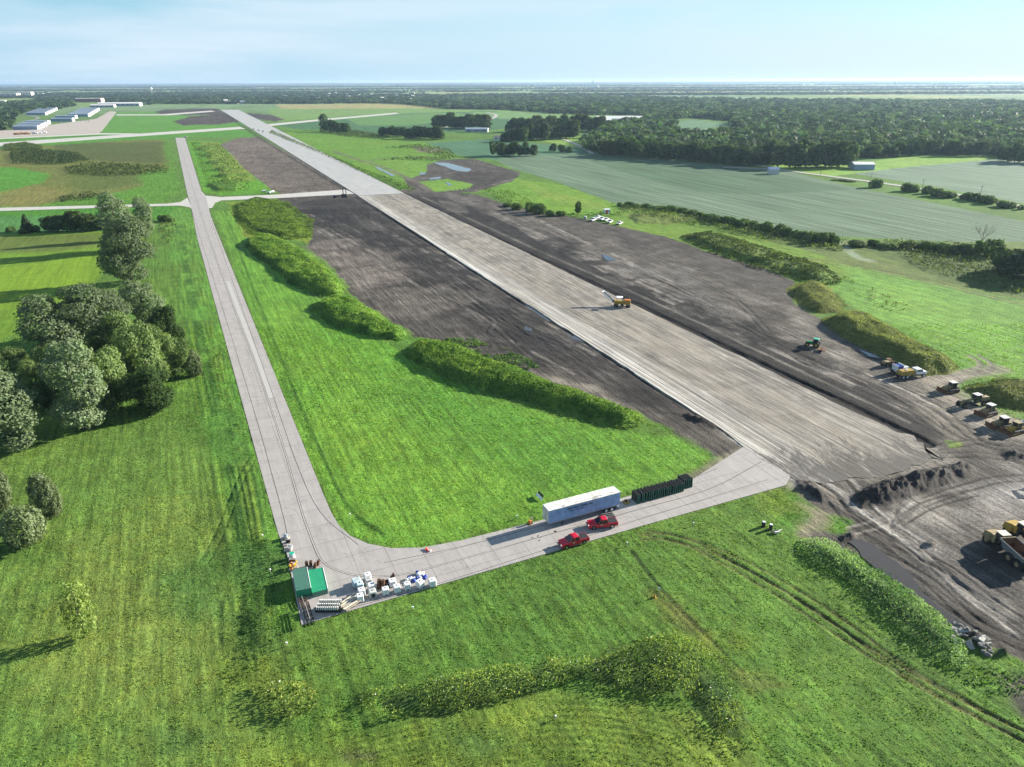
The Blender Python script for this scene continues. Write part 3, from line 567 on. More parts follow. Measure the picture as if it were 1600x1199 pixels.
def ground_material():
    m = bpy.data.materials.new('land'); m.use_nodes = True; t = m.node_tree; b = t.nodes['Principled BSDF']; N = t.nodes.new; Lk = t.links.new
    b.inputs['Roughness'].default_value = .9; b.inputs['Specular IOR Level'].default_value = .12
    ca = N('ShaderNodeAttribute'); ca.attribute_name = 'Col'; ka = N('ShaderNodeAttribute'); ka.attribute_name = 'Kind'
    sep = N('ShaderNodeSeparateColor'); Lk(ka.outputs['Color'], sep.inputs[0])
    geo = N('ShaderNodeNewGeometry')
    def noise(scale, detail=4, rough=.6, mapping=None):
        n = N('ShaderNodeTexNoise'); n.inputs['Scale'].default_value = scale; n.inputs['Detail'].default_value = detail; n.inputs['Roughness'].default_value = rough
        if mapping:
            mpn = N('ShaderNodeMapping'); mpn.vector_type = 'TEXTURE'; mpn.inputs['Rotation'].default_value = (0, 0, R(mapping[0])); mpn.inputs['Scale'].default_value = (mapping[1], mapping[2], 1)
            Lk(geo.outputs['Position'], mpn.inputs[0]); Lk(mpn.outputs[0], n.inputs['Vector'])
        else: Lk(geo.outputs['Position'], n.inputs['Vector'])
        return n.outputs[0]
    def mrange(x, a, b_, c, d):
        n = N('ShaderNodeMapRange'); Lk(x, n.inputs[0])
        for k, v_ in zip((1, 2, 3, 4), (a, b_, c, d)): n.inputs[k].default_value = v_
        return n.outputs[0]
    def mth(op, a, b_):
        n = N('ShaderNodeMath'); n.operation = op
        for k, q in enumerate((a, b_)):
            if isinstance(q, (int, float)): n.inputs[k].default_value = q
            else: Lk(q, n.inputs[k])
        return n.outputs[0]
    def mixf(f, a, b_):
        n = N('ShaderNodeMix'); n.data_type = 'FLOAT'
        for k, q in ((0, f), (2, a), (3, b_)):
            if isinstance(q, (int, float)): n.inputs[k].default_value = q
            else: Lk(q, n.inputs[k])
        return n.outputs[0]
    g1 = noise(1.3, 6, .75); g2 = noise(.22, 4, .6); g3 = noise(1., 4, .65, (114.5, 22, 1.1)); g4 = noise(3.5, 4, .7)
    gv = mth('MULTIPLY', mth('MULTIPLY', mrange(g1, .32, .68, .60, 1.42), mrange(g3, .32, .68, .60, 1.40)), mrange(g2, .3, .7, .78, 1.22))
    s1 = noise(1., 5, .7, (113.1, 16, .8)); s2 = noise(1.8, 6, .75); s3 = noise(.12, 4, .6)
    sv = mth('MULTIPLY', mth('MULTIPLY', mrange(s1, .3, .7, .5, 1.6), mrange(s2, .35, .65, .6, 1.5)), mrange(s3, .3, .7, .65, 1.4))
    c1 = noise(1., 4, .6, (CROPDIR, 90, 2.6)); c2 = noise(.9, 4, .7)
    cv = mth('MULTIPLY', mrange(c1, .32, .68, .55, 1.45), mrange(c2, .3, .7, .8, 1.22))
    val = mixf(sep.outputs[0], 1., gv); val = mixf(sep.outputs[1], val, sv); val = mixf(sep.outputs[2], val, cv)
    sc_ = N('ShaderNodeVectorMath'); sc_.operation = 'SCALE'; Lk(ca.outputs['Color'], sc_.inputs[0]); Lk(val, sc_.inputs['Scale'])
    # yellow-green drift in the grass
    mxc = N('ShaderNodeMix'); mxc.data_type = 'RGBA'; mxc.blend_type = 'MULTIPLY'; mxc.inputs[7].default_value = (1.36, 1.08, .95, 1)
    Lk(mth('MULTIPLY', mrange(noise(.35, 5, .7), .45, .7, 0, .8), sep.outputs[0]), mxc.inputs[0]); Lk(sc_.outputs[0], mxc.inputs[6])
    Lk(mxc.outputs[2], b.inputs['Base Color'])
    hgt = mth('ADD', mth('MULTIPLY', g1, .55), mth('MULTIPLY', g4, .25)); hgs = mth('ADD', mth('MULTIPLY', s1, .3), mth('MULTIPLY', s2, .35))
    hh = mixf(sep.outputs[1], hgt, hgs); hh = mixf(sep.outputs[2], hh, mth('ADD', mth('MULTIPLY', c2, .5), mth('MULTIPLY', c1, .3)))
    bp = N('ShaderNodeBump'); bp.inputs['Strength'].default_value = .9; bp.inputs['Distance'].default_value = 1.; Lk(hh, bp.inputs['Height']); Lk(bp.outputs[0], b.inputs['Normal'])
    return m
LAND = ground_material()
VV = np.stack([X, Y, Z], 1)
ii = np.arange(NV).reshape(NY, NX)
FACES = np.stack([ii[1:, :-1].ravel(), ii[1:, 1:].ravel(), ii[:-1, 1:].ravel(), ii[:-1, :-1].ravel()], 1)
fc = CAT[FACES[:, 0]]
for k, nm in enumerate(CATS):
    fs = FACES[fc == k]
    if not len(fs): continue
    u, inv = np.unique(fs, return_inverse=True)
    o = np_mesh(nm, VV[u], inv.reshape(-1, 4), LAND, {'Col': COL[u], 'Kind': KIND[u]}, smooth=True)
    o['kind'] = 'structure'

# ------------------------------------------------------------------ pavements
def pave_material(name, col, kind):
    m = bpy.data.materials.new(name); m.use_nodes = True; t = m.node_tree; b = t.nodes['Principled BSDF']; N = t.nodes.new; Lk = t.links.new
    b.inputs['Roughness'].default_value = .85; b.inputs['Specular IOR Level'].default_value = .25
    geo = N('ShaderNodeNewGeometry')
    def mapped(rot, sx, sy):
        q = N('ShaderNodeMapping'); q.vector_type = 'TEXTURE'; q.inputs['Rotation'].default_value = (0, 0, R(rot)); q.inputs['Scale'].default_value = (sx, sy, 1); Lk(geo.outputs['Position'], q.inputs[0]); return q.outputs[0]
    def noise(v, scale, detail=5, rough=.6, dist=0):
        n = N('ShaderNodeTexNoise'); n.inputs['Scale'].default_value = scale; n.inputs['Detail'].default_value = detail; n.inputs['Roughness'].default_value = rough; n.inputs['Distortion'].default_value = dist; Lk(v, n.inputs['Vector']); return n.outputs[0]
    def mr(x, a, b_, c, d):
        n = N('ShaderNodeMapRange'); Lk(x, n.inputs[0])
        for k, v_ in zip((1, 2, 3, 4), (a, b_, c, d)): n.inputs[k].default_value = v_
        return n.outputs[0]
    def mul(a, b_):
        n = N('ShaderNodeMath'); n.operation = 'MULTIPLY'; Lk(a, n.inputs[0]); Lk(b_, n.inputs[1]); return n.outputs[0]
    P = geo.outputs['Position']
    base = N('ShaderNodeRGB'); base.outputs[0].default_value = (*col, 1); colr = base.outputs[0]
    if kind == 'slab':
        v_ = mul(mul(mr(noise(P, .25), .3, .7, .90, 1.06), mr(noise(P, 2.5, 6, .7), .3, .7, .92, 1.06)), mr(noise(mapped(114.5, 14, .8), 1.), .35, .7, .93, 1.05))
        for rot, w_, (ax, ay) in ((114.6, 6.1, (1, 0)), (114.6, 6.0, (0, 1))):   # slab joints across and along
            br = N('ShaderNodeTexWave'); br.wave_type = 'BANDS'; br.bands_direction = 'X' if ax else 'Y'; br.wave_profile = 'SAW'; br.inputs['Scale'].default_value = 1.0
            br.inputs['Distortion'].default_value = .02
            Lk(mapped(rot, w_*math.tau/math.tau*1.0*20/math.tau/1.0*math.tau/20, w_), br.inputs['Vector'])
            br.inputs['Scale'].default_value = .3142; Lk(br.outputs['Fac'], br.inputs['Vector']) if False else None
            v_ = mul(v_, mr(br.outputs['Fac'], .0, .035, .60, 1.))
        # cracks
        vo = N('ShaderNodeTexVoronoi'); vo.feature = 'DISTANCE_TO_EDGE'; vo.inputs['Scale'].default_value = .10
        wp = N('ShaderNodeVectorMath'); wp.operation = 'ADD'; nn = N('ShaderNodeTexNoise'); nn.inputs['Scale'].default_value = .4; nn.inputs['Detail'].default_value = 4; Lk(P, nn.inputs['Vector'])
        s2 = N('ShaderNodeVectorMath'); s2.operation = 'SCALE'; s2.inputs['Scale'].default_value = 5; Lk(nn.outputs[1], s2.inputs[0]); Lk(P, wp.inputs[0]); Lk(s2.outputs[0], wp.inputs[1]); Lk(wp.outputs[0], vo.inputs['Vector'])
        v_ = mul(v_, mr(vo.outputs['Distance'], .0, .012, .80, 1.))
        st = mr(noise(P, .55, 5, .7), .62, .75, 1., .82); v_ = mul(v_, st)
    elif kind == 'base':
        v_ = mul(mul(mr(noise(mapped(113.1, 45, 1.0), 1., 6, .75), .35, .65, .48, 1.55), mr(noise(mapped(113.1, 9, 2.8), 1., 5, .6), .3, .7, .68, 1.3)), mul(mr(noise(mapped(110.6, 22, .7), 1., 5, .7), .35, .65, .78, 1.2), mr(noise(mapped(117, 16, .6), 1., 5, .7), .35, .65, .82, 1.18)))
    else:
        v_ = mul(mr(noise(P, .12), .3, .7, .90, 1.06), mr(noise(mapped(113.1, 60, 2.5), 1.), .3, .7, .93, 1.06))
    if kind == 'base': v_ = mul(v_, mul(mr(noise(P, .07, 4, .6, 1.), .3, .7, .74, 1.24), mr(noise(P, .45, 5, .75, 1.5), .3, .7, .86, 1.14)))
    if kind == 'slab': v_ = mul(v_, mul(mr(noise(mapped(114.5, 30, 1.6), 1., 5, .7, .5), .5, .75, 1, .84), mr(noise(P, .9, 6, .8, 2.), .58, .72, 1, .86)))
    sc_ = N('ShaderNodeVectorMath'); sc_.operation = 'SCALE'; Lk(colr, sc_.inputs[0]); Lk(v_, sc_.inputs['Scale']); out = sc_.outputs[0]
    if kind == 'base':
        mx = N('ShaderNodeMix'); mx.data_type = 'RGBA'; mx.inputs[7].default_value = (.30, .255, .195, 1)
        Lk(mr(noise(mapped(113.1, 30, 6), 1., 4), .45, .7, 0, .55), mx.inputs[0]); Lk(out, mx.inputs[6]); out = mx.outputs[2]
        # pale worn tracks near the left edge: coordinate across the runway
        geo2 = N('ShaderNodeMapping'); geo2.inputs['Rotation'].default_value = (0, 0, R(-113.1)); Lk(P, geo2.inputs[0]); sx = N('ShaderNodeSeparateXYZ'); Lk(geo2.outputs[0], sx.inputs[0])
        e0 = RUNV; tw = mr(sx.outputs[1], e0-11.5, e0-1, 0, 1); nn2 = mr(noise(mapped(113.1, 90, .55), 1., 4, .8), .45, .6, 0, .9)
        mx2 = N('ShaderNodeMix'); mx2.data_type = 'RGBA'; mx2.inputs[7].default_value = (.66, .64, .60, 1); Lk(mul(tw, nn2), mx2.inputs[0]); Lk(out, mx2.inputs[6]); out = mx2.outputs[2]
        E0, E1 = un(1236, 748), un(1478, 714); ea = math.atan2(E1[1]-E0[1], E1[0]-E0[0]); y0 = -E0[0]*math.sin(ea)+E0[1]*math.cos(ea)
        g3 = N('ShaderNodeMapping'); g3.inputs['Rotation'].default_value = (0, 0, -ea); Lk(P, g3.inputs[0]); s3_ = N('ShaderNodeSeparateXYZ'); Lk(g3.outputs[0], s3_.inputs[0])
        ad = N('ShaderNodeMath'); ad.operation = 'ADD'; Lk(mr(s3_.outputs[1], y0, y0+26, .62, -.1), ad.inputs[0]); Lk(mr(noise(mapped(100, 9, 2.2), 1., 6, .8, 1.), .3, .7, -.35, .35), ad.inputs[1])
        mx3 = N('ShaderNodeMix'); mx3.data_type = 'RGBA'; mx3.inputs[7].default_value = (.060, .054, .049, 1); Lk(mr(ad.outputs[0], .3, .55, 0, .85), mx3.inputs[0]); Lk(out, mx3.inputs[6]); out = mx3.outputs[2]
        bp = N('ShaderNodeBump'); bp.inputs['Strength'].default_value = .5; bp.inputs['Distance'].default_value = .35; Lk(noise(mapped(113.1, 12, .8), 1., 6, .75), bp.inputs['Height']); Lk(bp.outputs[0], b.inputs['Normal'])
    Lk(out, b.inputs['Base Color']); return m
_a = un(1132, 674); RUNV = -_a[0]*math.sin(tt)+_a[1]*math.cos(tt)      # left edge of the runway in across-runway metres
def slab(name, px, z, m, depth=.4, world=None):
    P = world or W(px); bm = bmesh.new(); vs = [bm.verts.new((x, y, z)) for x, y in P]; f = bm.faces.new(vs)
    if f.normal.z < 0: f.normal_flip()
    f.normal_update()
    if f.normal.z < 0: bmesh.ops.reverse_faces(bm, faces=[f])
    r = bmesh.ops.extrude_face_region(bm, geom=[f]); ev = [g for g in r['geom'] if isinstance(g, bmesh.types.BMVert)]
    for v_ in vs: v_.co.z -= depth
    bmesh.ops.recalc_face_normals(bm, faces=bm.faces[:]); bmesh.ops.triangulate(bm, faces=bm.faces[:])
    me = bpy.data.meshes.new(name); bm.to_mesh(me); bm.free(); me.materials.append(m); o = bpy.data.objects.new(name, me); C.objects.link(o); o['kind'] = 'structure'; return o
PV = pave_material('old_concrete', (.34, .315, .30), 'slab'); PN = pave_material('new_concrete', (.34, .335, .325), 'new'); PB = pave_material('graded_base', (.20, .18, .155), 'base')
slab('taxiway', TX_MAIN, .06, PV)
slab('cross_taxiway', TX_CROSSL, .052, mat('pale_concrete', (.42, .40, .37), .85, var=.1, vscale=.2)); slab('cross_taxiway', TX_CROSSR, .054, bpy.data.materials['pale_concrete'])
slab('runway', RW_NEW, .30, PN, .6)
def ragged(px, amp, step):                    # uneven earth edge
    P = W(px); out = []
    for k in range(len(P)):
        a, b = np.array(P[k]), np.array(P[(k+1) % len(P)]); n = max(1, int(np.linalg.norm(b-a)/step))
        for j in range(n):
            q = a+(b-a)*j/n; out.append((q[0]+amp*float(fbm(np.array(q[0]/6.), np.array(q[1]/6.), 5)), q[1]+amp*float(fbm(np.array(q[0]/6.), np.array(q[1]/6.), 8))))
    return out
sb = slab('runway_subbase', None, .22, PB, .9, world=ragged(RW_BASE[:3], .5, 1.5)[:-int(1)]+ragged(RW_BASE, .5, 1.5)[len(ragged(RW_BASE[:3], .5, 1.5)):] if False else ragged(RW_BASE, .5, 1.5))
_e = un(1180, 705); _eu = _e[0]*math.cos(tt)+_e[1]*math.sin(tt)
for v_ in sb.data.vertices:
    q_ = v_.co.x*math.cos(tt)+v_.co.y*math.sin(tt); k_ = min(1, max(0, (q_-_eu+12)/40)); 
    if v_.co.z > 0: v_.co.z = .04+.18*k_
    if k_ < .3: f_ = (1-k_/.3)*5.0; v_.co.x += f_*float(fbm(np.array(v_.co.x/3.), np.array(v_.co.y/3.), 15)); v_.co.y += f_*float(fbm(np.array(v_.co.x/3.), np.array(v_.co.y/3.), 18))

pc = bpy.data.materials['pale_concrete']
slab('far_taxiway', [(-500, 252), (0, 223), (190, 211), (375, 198.5), (383, 201.5), (190, 215), (0, 229), (-500, 262)], .12, pc)
slab('far_taxiway', [(-300, 226), (0, 215.5), (155, 208.2), (240, 209.3), (240, 211), (155, 210.5), (0, 217.5), (-300, 229)], .10, pc)
slab('far_taxiway', [(412, 195), (500, 186.6), (618, 176.4), (624, 178), (500, 189), (418, 197.5)], .12, pc)
slab('apron', [(-300, 212), (0, 203), (40, 203), (75, 196), (150, 186), (172, 174), (182, 175), (180, 178), (160, 204), (155, 207.9), (0, 215), (-300, 225)], .14, mat('apron_concrete', (.36, .31, .27), .85, var=.1, vscale=.05))
slab('far_taxiway', [(182, 179), (250, 179), (330, 173), (336, 174.5), (262, 180.5), (182, 180.8)], .12, pc)
def ribbon(name, px, wd, z, m):
    L = curve(px, 5); A, B = [], []
    for k in range(len(L)):
        a = np.array(L[max(0, k-1)]); b = np.array(L[min(len(L)-1, k+1)]); t = (b-a)/np.linalg.norm(b-a); n = np.array([-t[1], t[0]])*wd/2
        A.append((L[k][0]+n[0], L[k][1]+n[1], z)); B.append((L[k][0]-n[0], L[k][1]-n[1], z))
    v_ = np.array(A+B); n = len(A); f = np.array([(k, n+k, n+k+1, k+1) for k in range(n-1)])
    o = np_mesh(name, v_, f[:, ::-1], m); o['kind'] = 'structure'; return o
ribbon('road', [(1180, 258), (1230, 267), (1300, 276.5), (1400, 290), (1500, 305.5), (1600, 324), (1900, 390)], 6.5, .3, M['gravel'])
ribbon('farm_road', [(925, 240), (905, 228), (880, 218), (860, 214), (900, 206)], 6, .3, M['gravel'])
ribbon('farm_road', [(1130, 262), (1190, 264), (1220, 268)], 5, .25, M['gravel'])
ribbon('farm_road', [(760, 176), (775, 180), (768, 186), (740, 192), (690, 200)], 9, .35, M['gravel'])
ribbon('service_road', [(-60, 200), (20, 193), (60, 185), (30, 180), (-60, 188)], 8, .3, M['asphalt'])
def line_px(name, px, wd, z, m): return ribbon(name, px, wd, z, m)
M['line_dark'] = mat('joint_sealant', (.07, .065, .06), .8); M['line_pale'] = mat('faded_line', (.42, .40, .37), .8, var=.3)
CL_ = [(283, 232), (312, 330), (352, 445), (400, 572), (440, 690), (470, 795), (482, 830), (494, 861), (506, 880), (530, 893), (560, 900), (600, 901), (645, 895), (700, 880), (790, 855)]
line_px('centre_line', CL_, .42, .068, M['line_dark']); line_px('centre_line', CL_, .2, .074, M['line_pale'])
line_px('joint_line', [(790, 855), (900, 824), (1000, 796), (1110, 764), (1190, 722)], .16, .068, M['line_dark'])
M['patch'] = mat('newer_concrete', (.40, .385, .36), .85, var=.15); line_px('joint_line', [(356, 440), (372, 482), (402, 560), (424, 622)], 1.3, .066, M['patch'])
for q_ in ([(330, 345), (420, 600), (462, 720), (500, 800), (560, 852)], [(300, 330), (372, 560), (430, 760), (452, 850)], [(600, 880), (760, 845), (1000, 777), (1120, 733)], [(520, 958), (700, 908), (1000, 812), (1200, 750)]): line_px('joint_line', q_, .12, .067, M['line_dark'])
# water
wm = bpy.data.materials.new('water'); wm.use_nodes = True; wb = wm.node_tree.nodes['Principled BSDF']; wb.inputs['Base Color'].default_value = (.06, .05, .04, 1); wb.inputs['Roughness'].default_value = .12; wb.inputs['Specular IOR Level'].default_value = .55
def puddle(px, z=.02, world=None):
    P = [(a, b) for a, b in (world or ragged(px, 1.4, .8))]; zz = float(np.median(zat([p[0] for p in P], [p[1] for p in P])))+.05+z
    me = bpy.data.meshes.new('puddle'); me.from_pydata([(x, y, zz) for x, y in P], [], [list(range(len(P)))]); me.materials.append(wm); me.update()
    o = bpy.data.objects.new('puddle', me); C.objects.link(o); o['kind'] = 'structure'
puddle([(1325, 848), (1350, 845), (1400, 880), (1430, 905), (1440, 925), (1470, 950), (1500, 972), (1530, 990), (1520, 996), (1480, 975), (1430, 935), (1385, 895), (1350, 872)], .05)
puddle([(818, 474), (832, 477), (862, 500), (855, 503), (835, 496)]); puddle([(878, 520), (905, 528), (912, 535), (890, 531)]); puddle([(818, 510), (830, 513), (828, 518), (818, 516)], 0)
puddle([(938, 398), (950, 400), (962, 407), (948, 407)]); puddle([(1342, 545), (1370, 555), (1378, 562), (1355, 556)], .05)
puddle([(676, 254), (700, 255), (738, 265), (730, 269), (712, 267), (690, 259)], .05); puddle([(585, 261), (592, 262), (618, 275), (612, 276)], .05); puddle([(668, 279), (690, 276), (688, 280), (672, 281)], .05)
puddle([(1580, 765), (1620, 760), (1640, 775), (1590, 778)]); puddle([(655, 270), (665, 270), (664, 273), (656, 273)], .05); puddle([(700, 285), (706, 290), (701, 291), (697, 287)], .05)
#@@VEG
# ------------------------------------------------------------------ vegetation
def gidx(x, y):
    r = np.clip(np.round(np.interp(-y, -YW, np.arange(NY))).astype(int), 0, NY-1)
    dep = np.interp(y, YW[::-1], DEP[::-1]); c = np.clip(np.round(np.interp(x/dep*F+CX, XS, np.arange(NX))).astype(int), 0, NX-1)
    return r*NX+c
def leaf_material(name='foliage', tr=.34):
    m = bpy.data.materials.new(name); m.use_nodes = True; t = m.node_tree; b = t.nodes['Principled BSDF']; N = t.nodes.new; Lk = t.links.new
    b.inputs['Roughness'].default_value = .65; b.inputs['Specular IOR Level'].default_value = .08
    ca = N('ShaderNodeAttribute'); ca.attribute_name = 'Col'; oi = N('ShaderNodeObjectInfo')
    mr = N('ShaderNodeMapRange'); Lk(oi.outputs['Random'], mr.inputs[0]); mr.inputs[3].default_value = .78; mr.inputs[4].default_value = 1.2
    s = N('ShaderNodeVectorMath'); s.operation = 'SCALE'; Lk(ca.outputs['Color'], s.inputs[0]); Lk(mr.outputs[0], s.inputs['Scale']); Lk(s.outputs[0], b.inputs['Base Color'])
    tl = N('ShaderNodeBsdfTranslucent'); sv = N('ShaderNodeVectorMath'); sv.operation = 'MULTIPLY'; sv.inputs[1].default_value = (1.3, 1.4, .6); Lk(s.outputs[0], sv.inputs[0]); Lk(sv.outputs[0], tl.inputs['Color'])
    mx = N('ShaderNodeMixShader'); mx.inputs[0].default_value = tr; Lk(b.outputs[0], mx.inputs[1]); Lk(tl.outputs[0], mx.inputs[2]); Lk(mx.outputs[0], t.nodes['Material Output'].inputs[0])
    return m
LEAF = leaf_material(); 
def quads_at(P, Nn, size, asp=1., g=rng, fold=0.):
    n = len(P); Nn = Nn/np.linalg.norm(Nn, axis=1, keepdims=True); r = g.normal(size=(n, 3)); T = np.cross(Nn, r); T /= np.linalg.norm(T, axis=1, keepdims=True)+1e-9; B = np.cross(Nn, T)
    s = (size*(g.uniform(.6, 1.25, n)))[:, None] if np.isscalar(size) else size[:, None]
    k = g.uniform(.55, 1.1, (n, 4))[:, :, None]
    c = np.stack([P-T*s*k[:, 0], P-B*s*asp*k[:, 1], P+T*s*k[:, 2], P+B*s*asp*k[:, 3]], 1)
    return c.reshape(-1, 3), np.arange(n*4).reshape(n, 4)
def leafcloud(lobes, n, size, col, g, clump=1.3, fill=.82, up=.25, var=.35, tone2=None, jit=.55):
    Ls = np.array(lobes, float); a = (Ls[:, 3]*Ls[:, 4]+Ls[:, 4]*Ls[:, 5]+Ls[:, 3]*Ls[:, 5]); k = g.choice(len(Ls), n*2, p=a/a.sum()); L = Ls[k]
    d = g.normal(size=(n*2, 3)); d /= np.linalg.norm(d, axis=1, keepdims=True); rr = g.uniform(fill, 1.05, n*2)[:, None]
    bmp = 1+.16*np.sin(d[:, :1]*7+k[:, None]*2.1)*np.sin(d[:, 1:2]*6+k[:, None])+.1*np.sin(d[:, 2:]*11+k[:, None]*3)
    P = L[:, :3]+d*L[:, 3:6]*rr*bmp
    ok = np.ones(len(P), bool)
    for q in Ls: ok &= ((((P-q[:3])/q[3:6])**2).sum(1) > .62)
    ok &= P[:, 2] > .15
    P, d = P[ok][:n], d[ok][:n]; n = len(P)
    Nn = d+g.normal(size=(n, 3))*jit+np.array([0, 0, up])
    V_, F_ = quads_at(P, Nn, size, 1., g)
    cl = fbm(P[:, 0]/clump+P[:, 2]/clump*.7+50, P[:, 1]/clump-P[:, 2]/clump*.6+9, int(abs(n)) % 97, 2)
    v_ = (1+var*cl*1.5)*(1+g.uniform(-.22, .22, n)); c = np.array(col)[None]*v_[:, None]
    if tone2 is not None:
        w_ = np.clip(.5+cl*2+g.normal(size=n)*.25, 0, 1)[:, None]*.7; c = c*(1-w_)+np.array(tone2)[None]*v_[:, None]*w_
    return V_, F_, np.repeat(np.clip(c, .005, .8), 4, 0)
def lobes_for(kind, g, h, w_):
    r = w_/2; L = []
    if kind == 'poplar':
        n = 12
        for i in range(n):
            t = i/(n-1); rr = r*(.55+.5*math.sin(math.pi*(.12+.8*t)))*.75; a = g.uniform(0, 6.3); o = r*.32
            L.append((math.cos(a)*o, math.sin(a)*o, h*(.14+.76*t), rr, rr, h*.115))
        for i in range(16):
            a = g.uniform(0, 6.3); t = g.uniform(.15, .93); k = math.sin(math.pi*(.15+.75*t)); L.append((math.cos(a)*r*.72*k, math.sin(a)*r*.72*k, h*t, r*.28, r*.28, h*g.uniform(.05, .09)))
    elif kind == 'pine':
        for i in range(7):
            t = i/6; rr = r*(1-t*.85); L.append((0, 0, h*(.15+.8*t), rr, rr, h*.08))
    elif kind == 'shrub':
        for i in range(7):
            a = g.uniform(0, 6.3); o = r*g.uniform(0, .6); rr = r*g.uniform(.35, .55); L.append((math.cos(a)*o, math.sin(a)*o, h*g.uniform(.3, .62), rr, rr, h*.36))
    else:   # round
        L.append((0, 0, h*.6, r*.62, r*.62, h*.30))
        L.append((0, 0, h*.33, r*.6, r*.6, h*.26))
        for i in range(16):
            a = g.uniform(0, 6.3); t = g.uniform(.16, .86); o = r*g.uniform(.35, .68)*(1-.5*max(0, t-.6)/.4); rr = r*g.uniform(.26, .42); L.append((math.cos(a)*o, math.sin(a)*o, h*t, rr, rr, rr*.85*h/(w_+.1)*.9))
    return L
def trunk_mb(h, r, g, limbs=5, spread=.3):
    b = MB(); b.cyl((0, 0, -.3), (g.uniform(-.2, .2), 0, h*.45), r, 'bark', r*.6, 8); b.cyl((0, 0, h*.43), (g.uniform(-.3, .3), .1, h*.8), r*.6, 'bark', r*.15, 6)
    for i in range(limbs):
        a = g.uniform(0, 6.3); z0 = h*g.uniform(.25, .5); b.cyl((0, 0, z0), (math.cos(a)*h*spread*.6, math.sin(a)*h*spread*.6, z0+h*.25), r*.35, 'bark', r*.08, 5)
    return b
TREE_PROTO = {}
def make_tree(name, kind, h, w_, n, size, col, seed, tone2=None, cat='tree', up=.25, fill=.8, clump=1.3, label='', var=.35):
    g = np.random.default_rng(seed); root = thing(name, label, cat, loc=(0, 0, 0))
    if kind != 'shrub': trunk_mb(h, max(.12, h*.022), g).build('trunk', root)
    else:
        b = MB()
        for i in range(5): a = g.uniform(0, 6.3); b.cyl((0, 0, -.1), (math.cos(a)*w_*.25, math.sin(a)*w_*.25, h*.55), .05, 'bark', .02, 5)
        b.build('stem', root)
    V_, F_, c = leafcloud(lobes_for(kind, g, h, w_), n, size, col, g, clump=clump, fill=fill*.88, up=up, tone2=tone2, var=var)
    np_mesh('crown', V_, F_, LEAF, {'Col': c}, parent=root)
    root['_h'] = h; root['_w'] = w_; root['_used'] = 0
    return root
def place(proto, base, top, wpx, label, group, name=None, rz=None, wm=None):
    if len(label.split()) > 16: print('LONG', label)
    P = un(*base); h = height_at(base, top) if top is not None else proto['_h']; wd = wm or wpx*mpp(base)*.98; z = float(zat(P[0], P[1])[0])-.1
    s = (wd/proto['_w'], wd/proto['_w'], h/proto['_h']); rz = random.uniform(0, 6.3) if rz is None else rz
    if not proto['_used']: r = proto; r.location = (P[0], P[1], z); r.rotation_euler = (0, 0, rz); r.scale = s; r['label'] = label
    else: r = dup(proto, (P[0], P[1], z), rz, label, s)
    proto['_used'] = 1
    if group: r['group'] = group
    return r
SILVER = (.185, .235, .135); SILVER2 = (.085, .125, .058); WILLOW = (.085, .130, .044); WILLOW2 = (.140, .190, .072); DARKG = (.034, .062, .020); MIDG = (.062, .108, .034); OLV = (.125, .165, .075)
pA = make_tree('poplar_tree', 'poplar', 17, 8, 15000, .22, SILVER, 11, SILVER2, up=.35)
pA2 = make_tree('poplar_tree', 'poplar', 13, 9, 14000, .21, SILVER, 12, SILVER2, up=.35)
pB = make_tree('willow_tree', 'round', 11, 12, 17000, .20, WILLOW, 13, WILLOW2, clump=2.2)
pC = make_tree('leafy_tree', 'round', 12, 9, 13000, .22, MIDG, 14, DARKG)
pD = make_tree('willow_bush', 'shrub', 6, 7, 9000, .17, OLV, 15, (.17, .20, .12), cat='bush')
pE = make_tree('young_willow', 'poplar', 7, 4.2, 3000, .20, (.26, .34, .09), 16, (.17, .25, .07), up=.2, fill=.5)
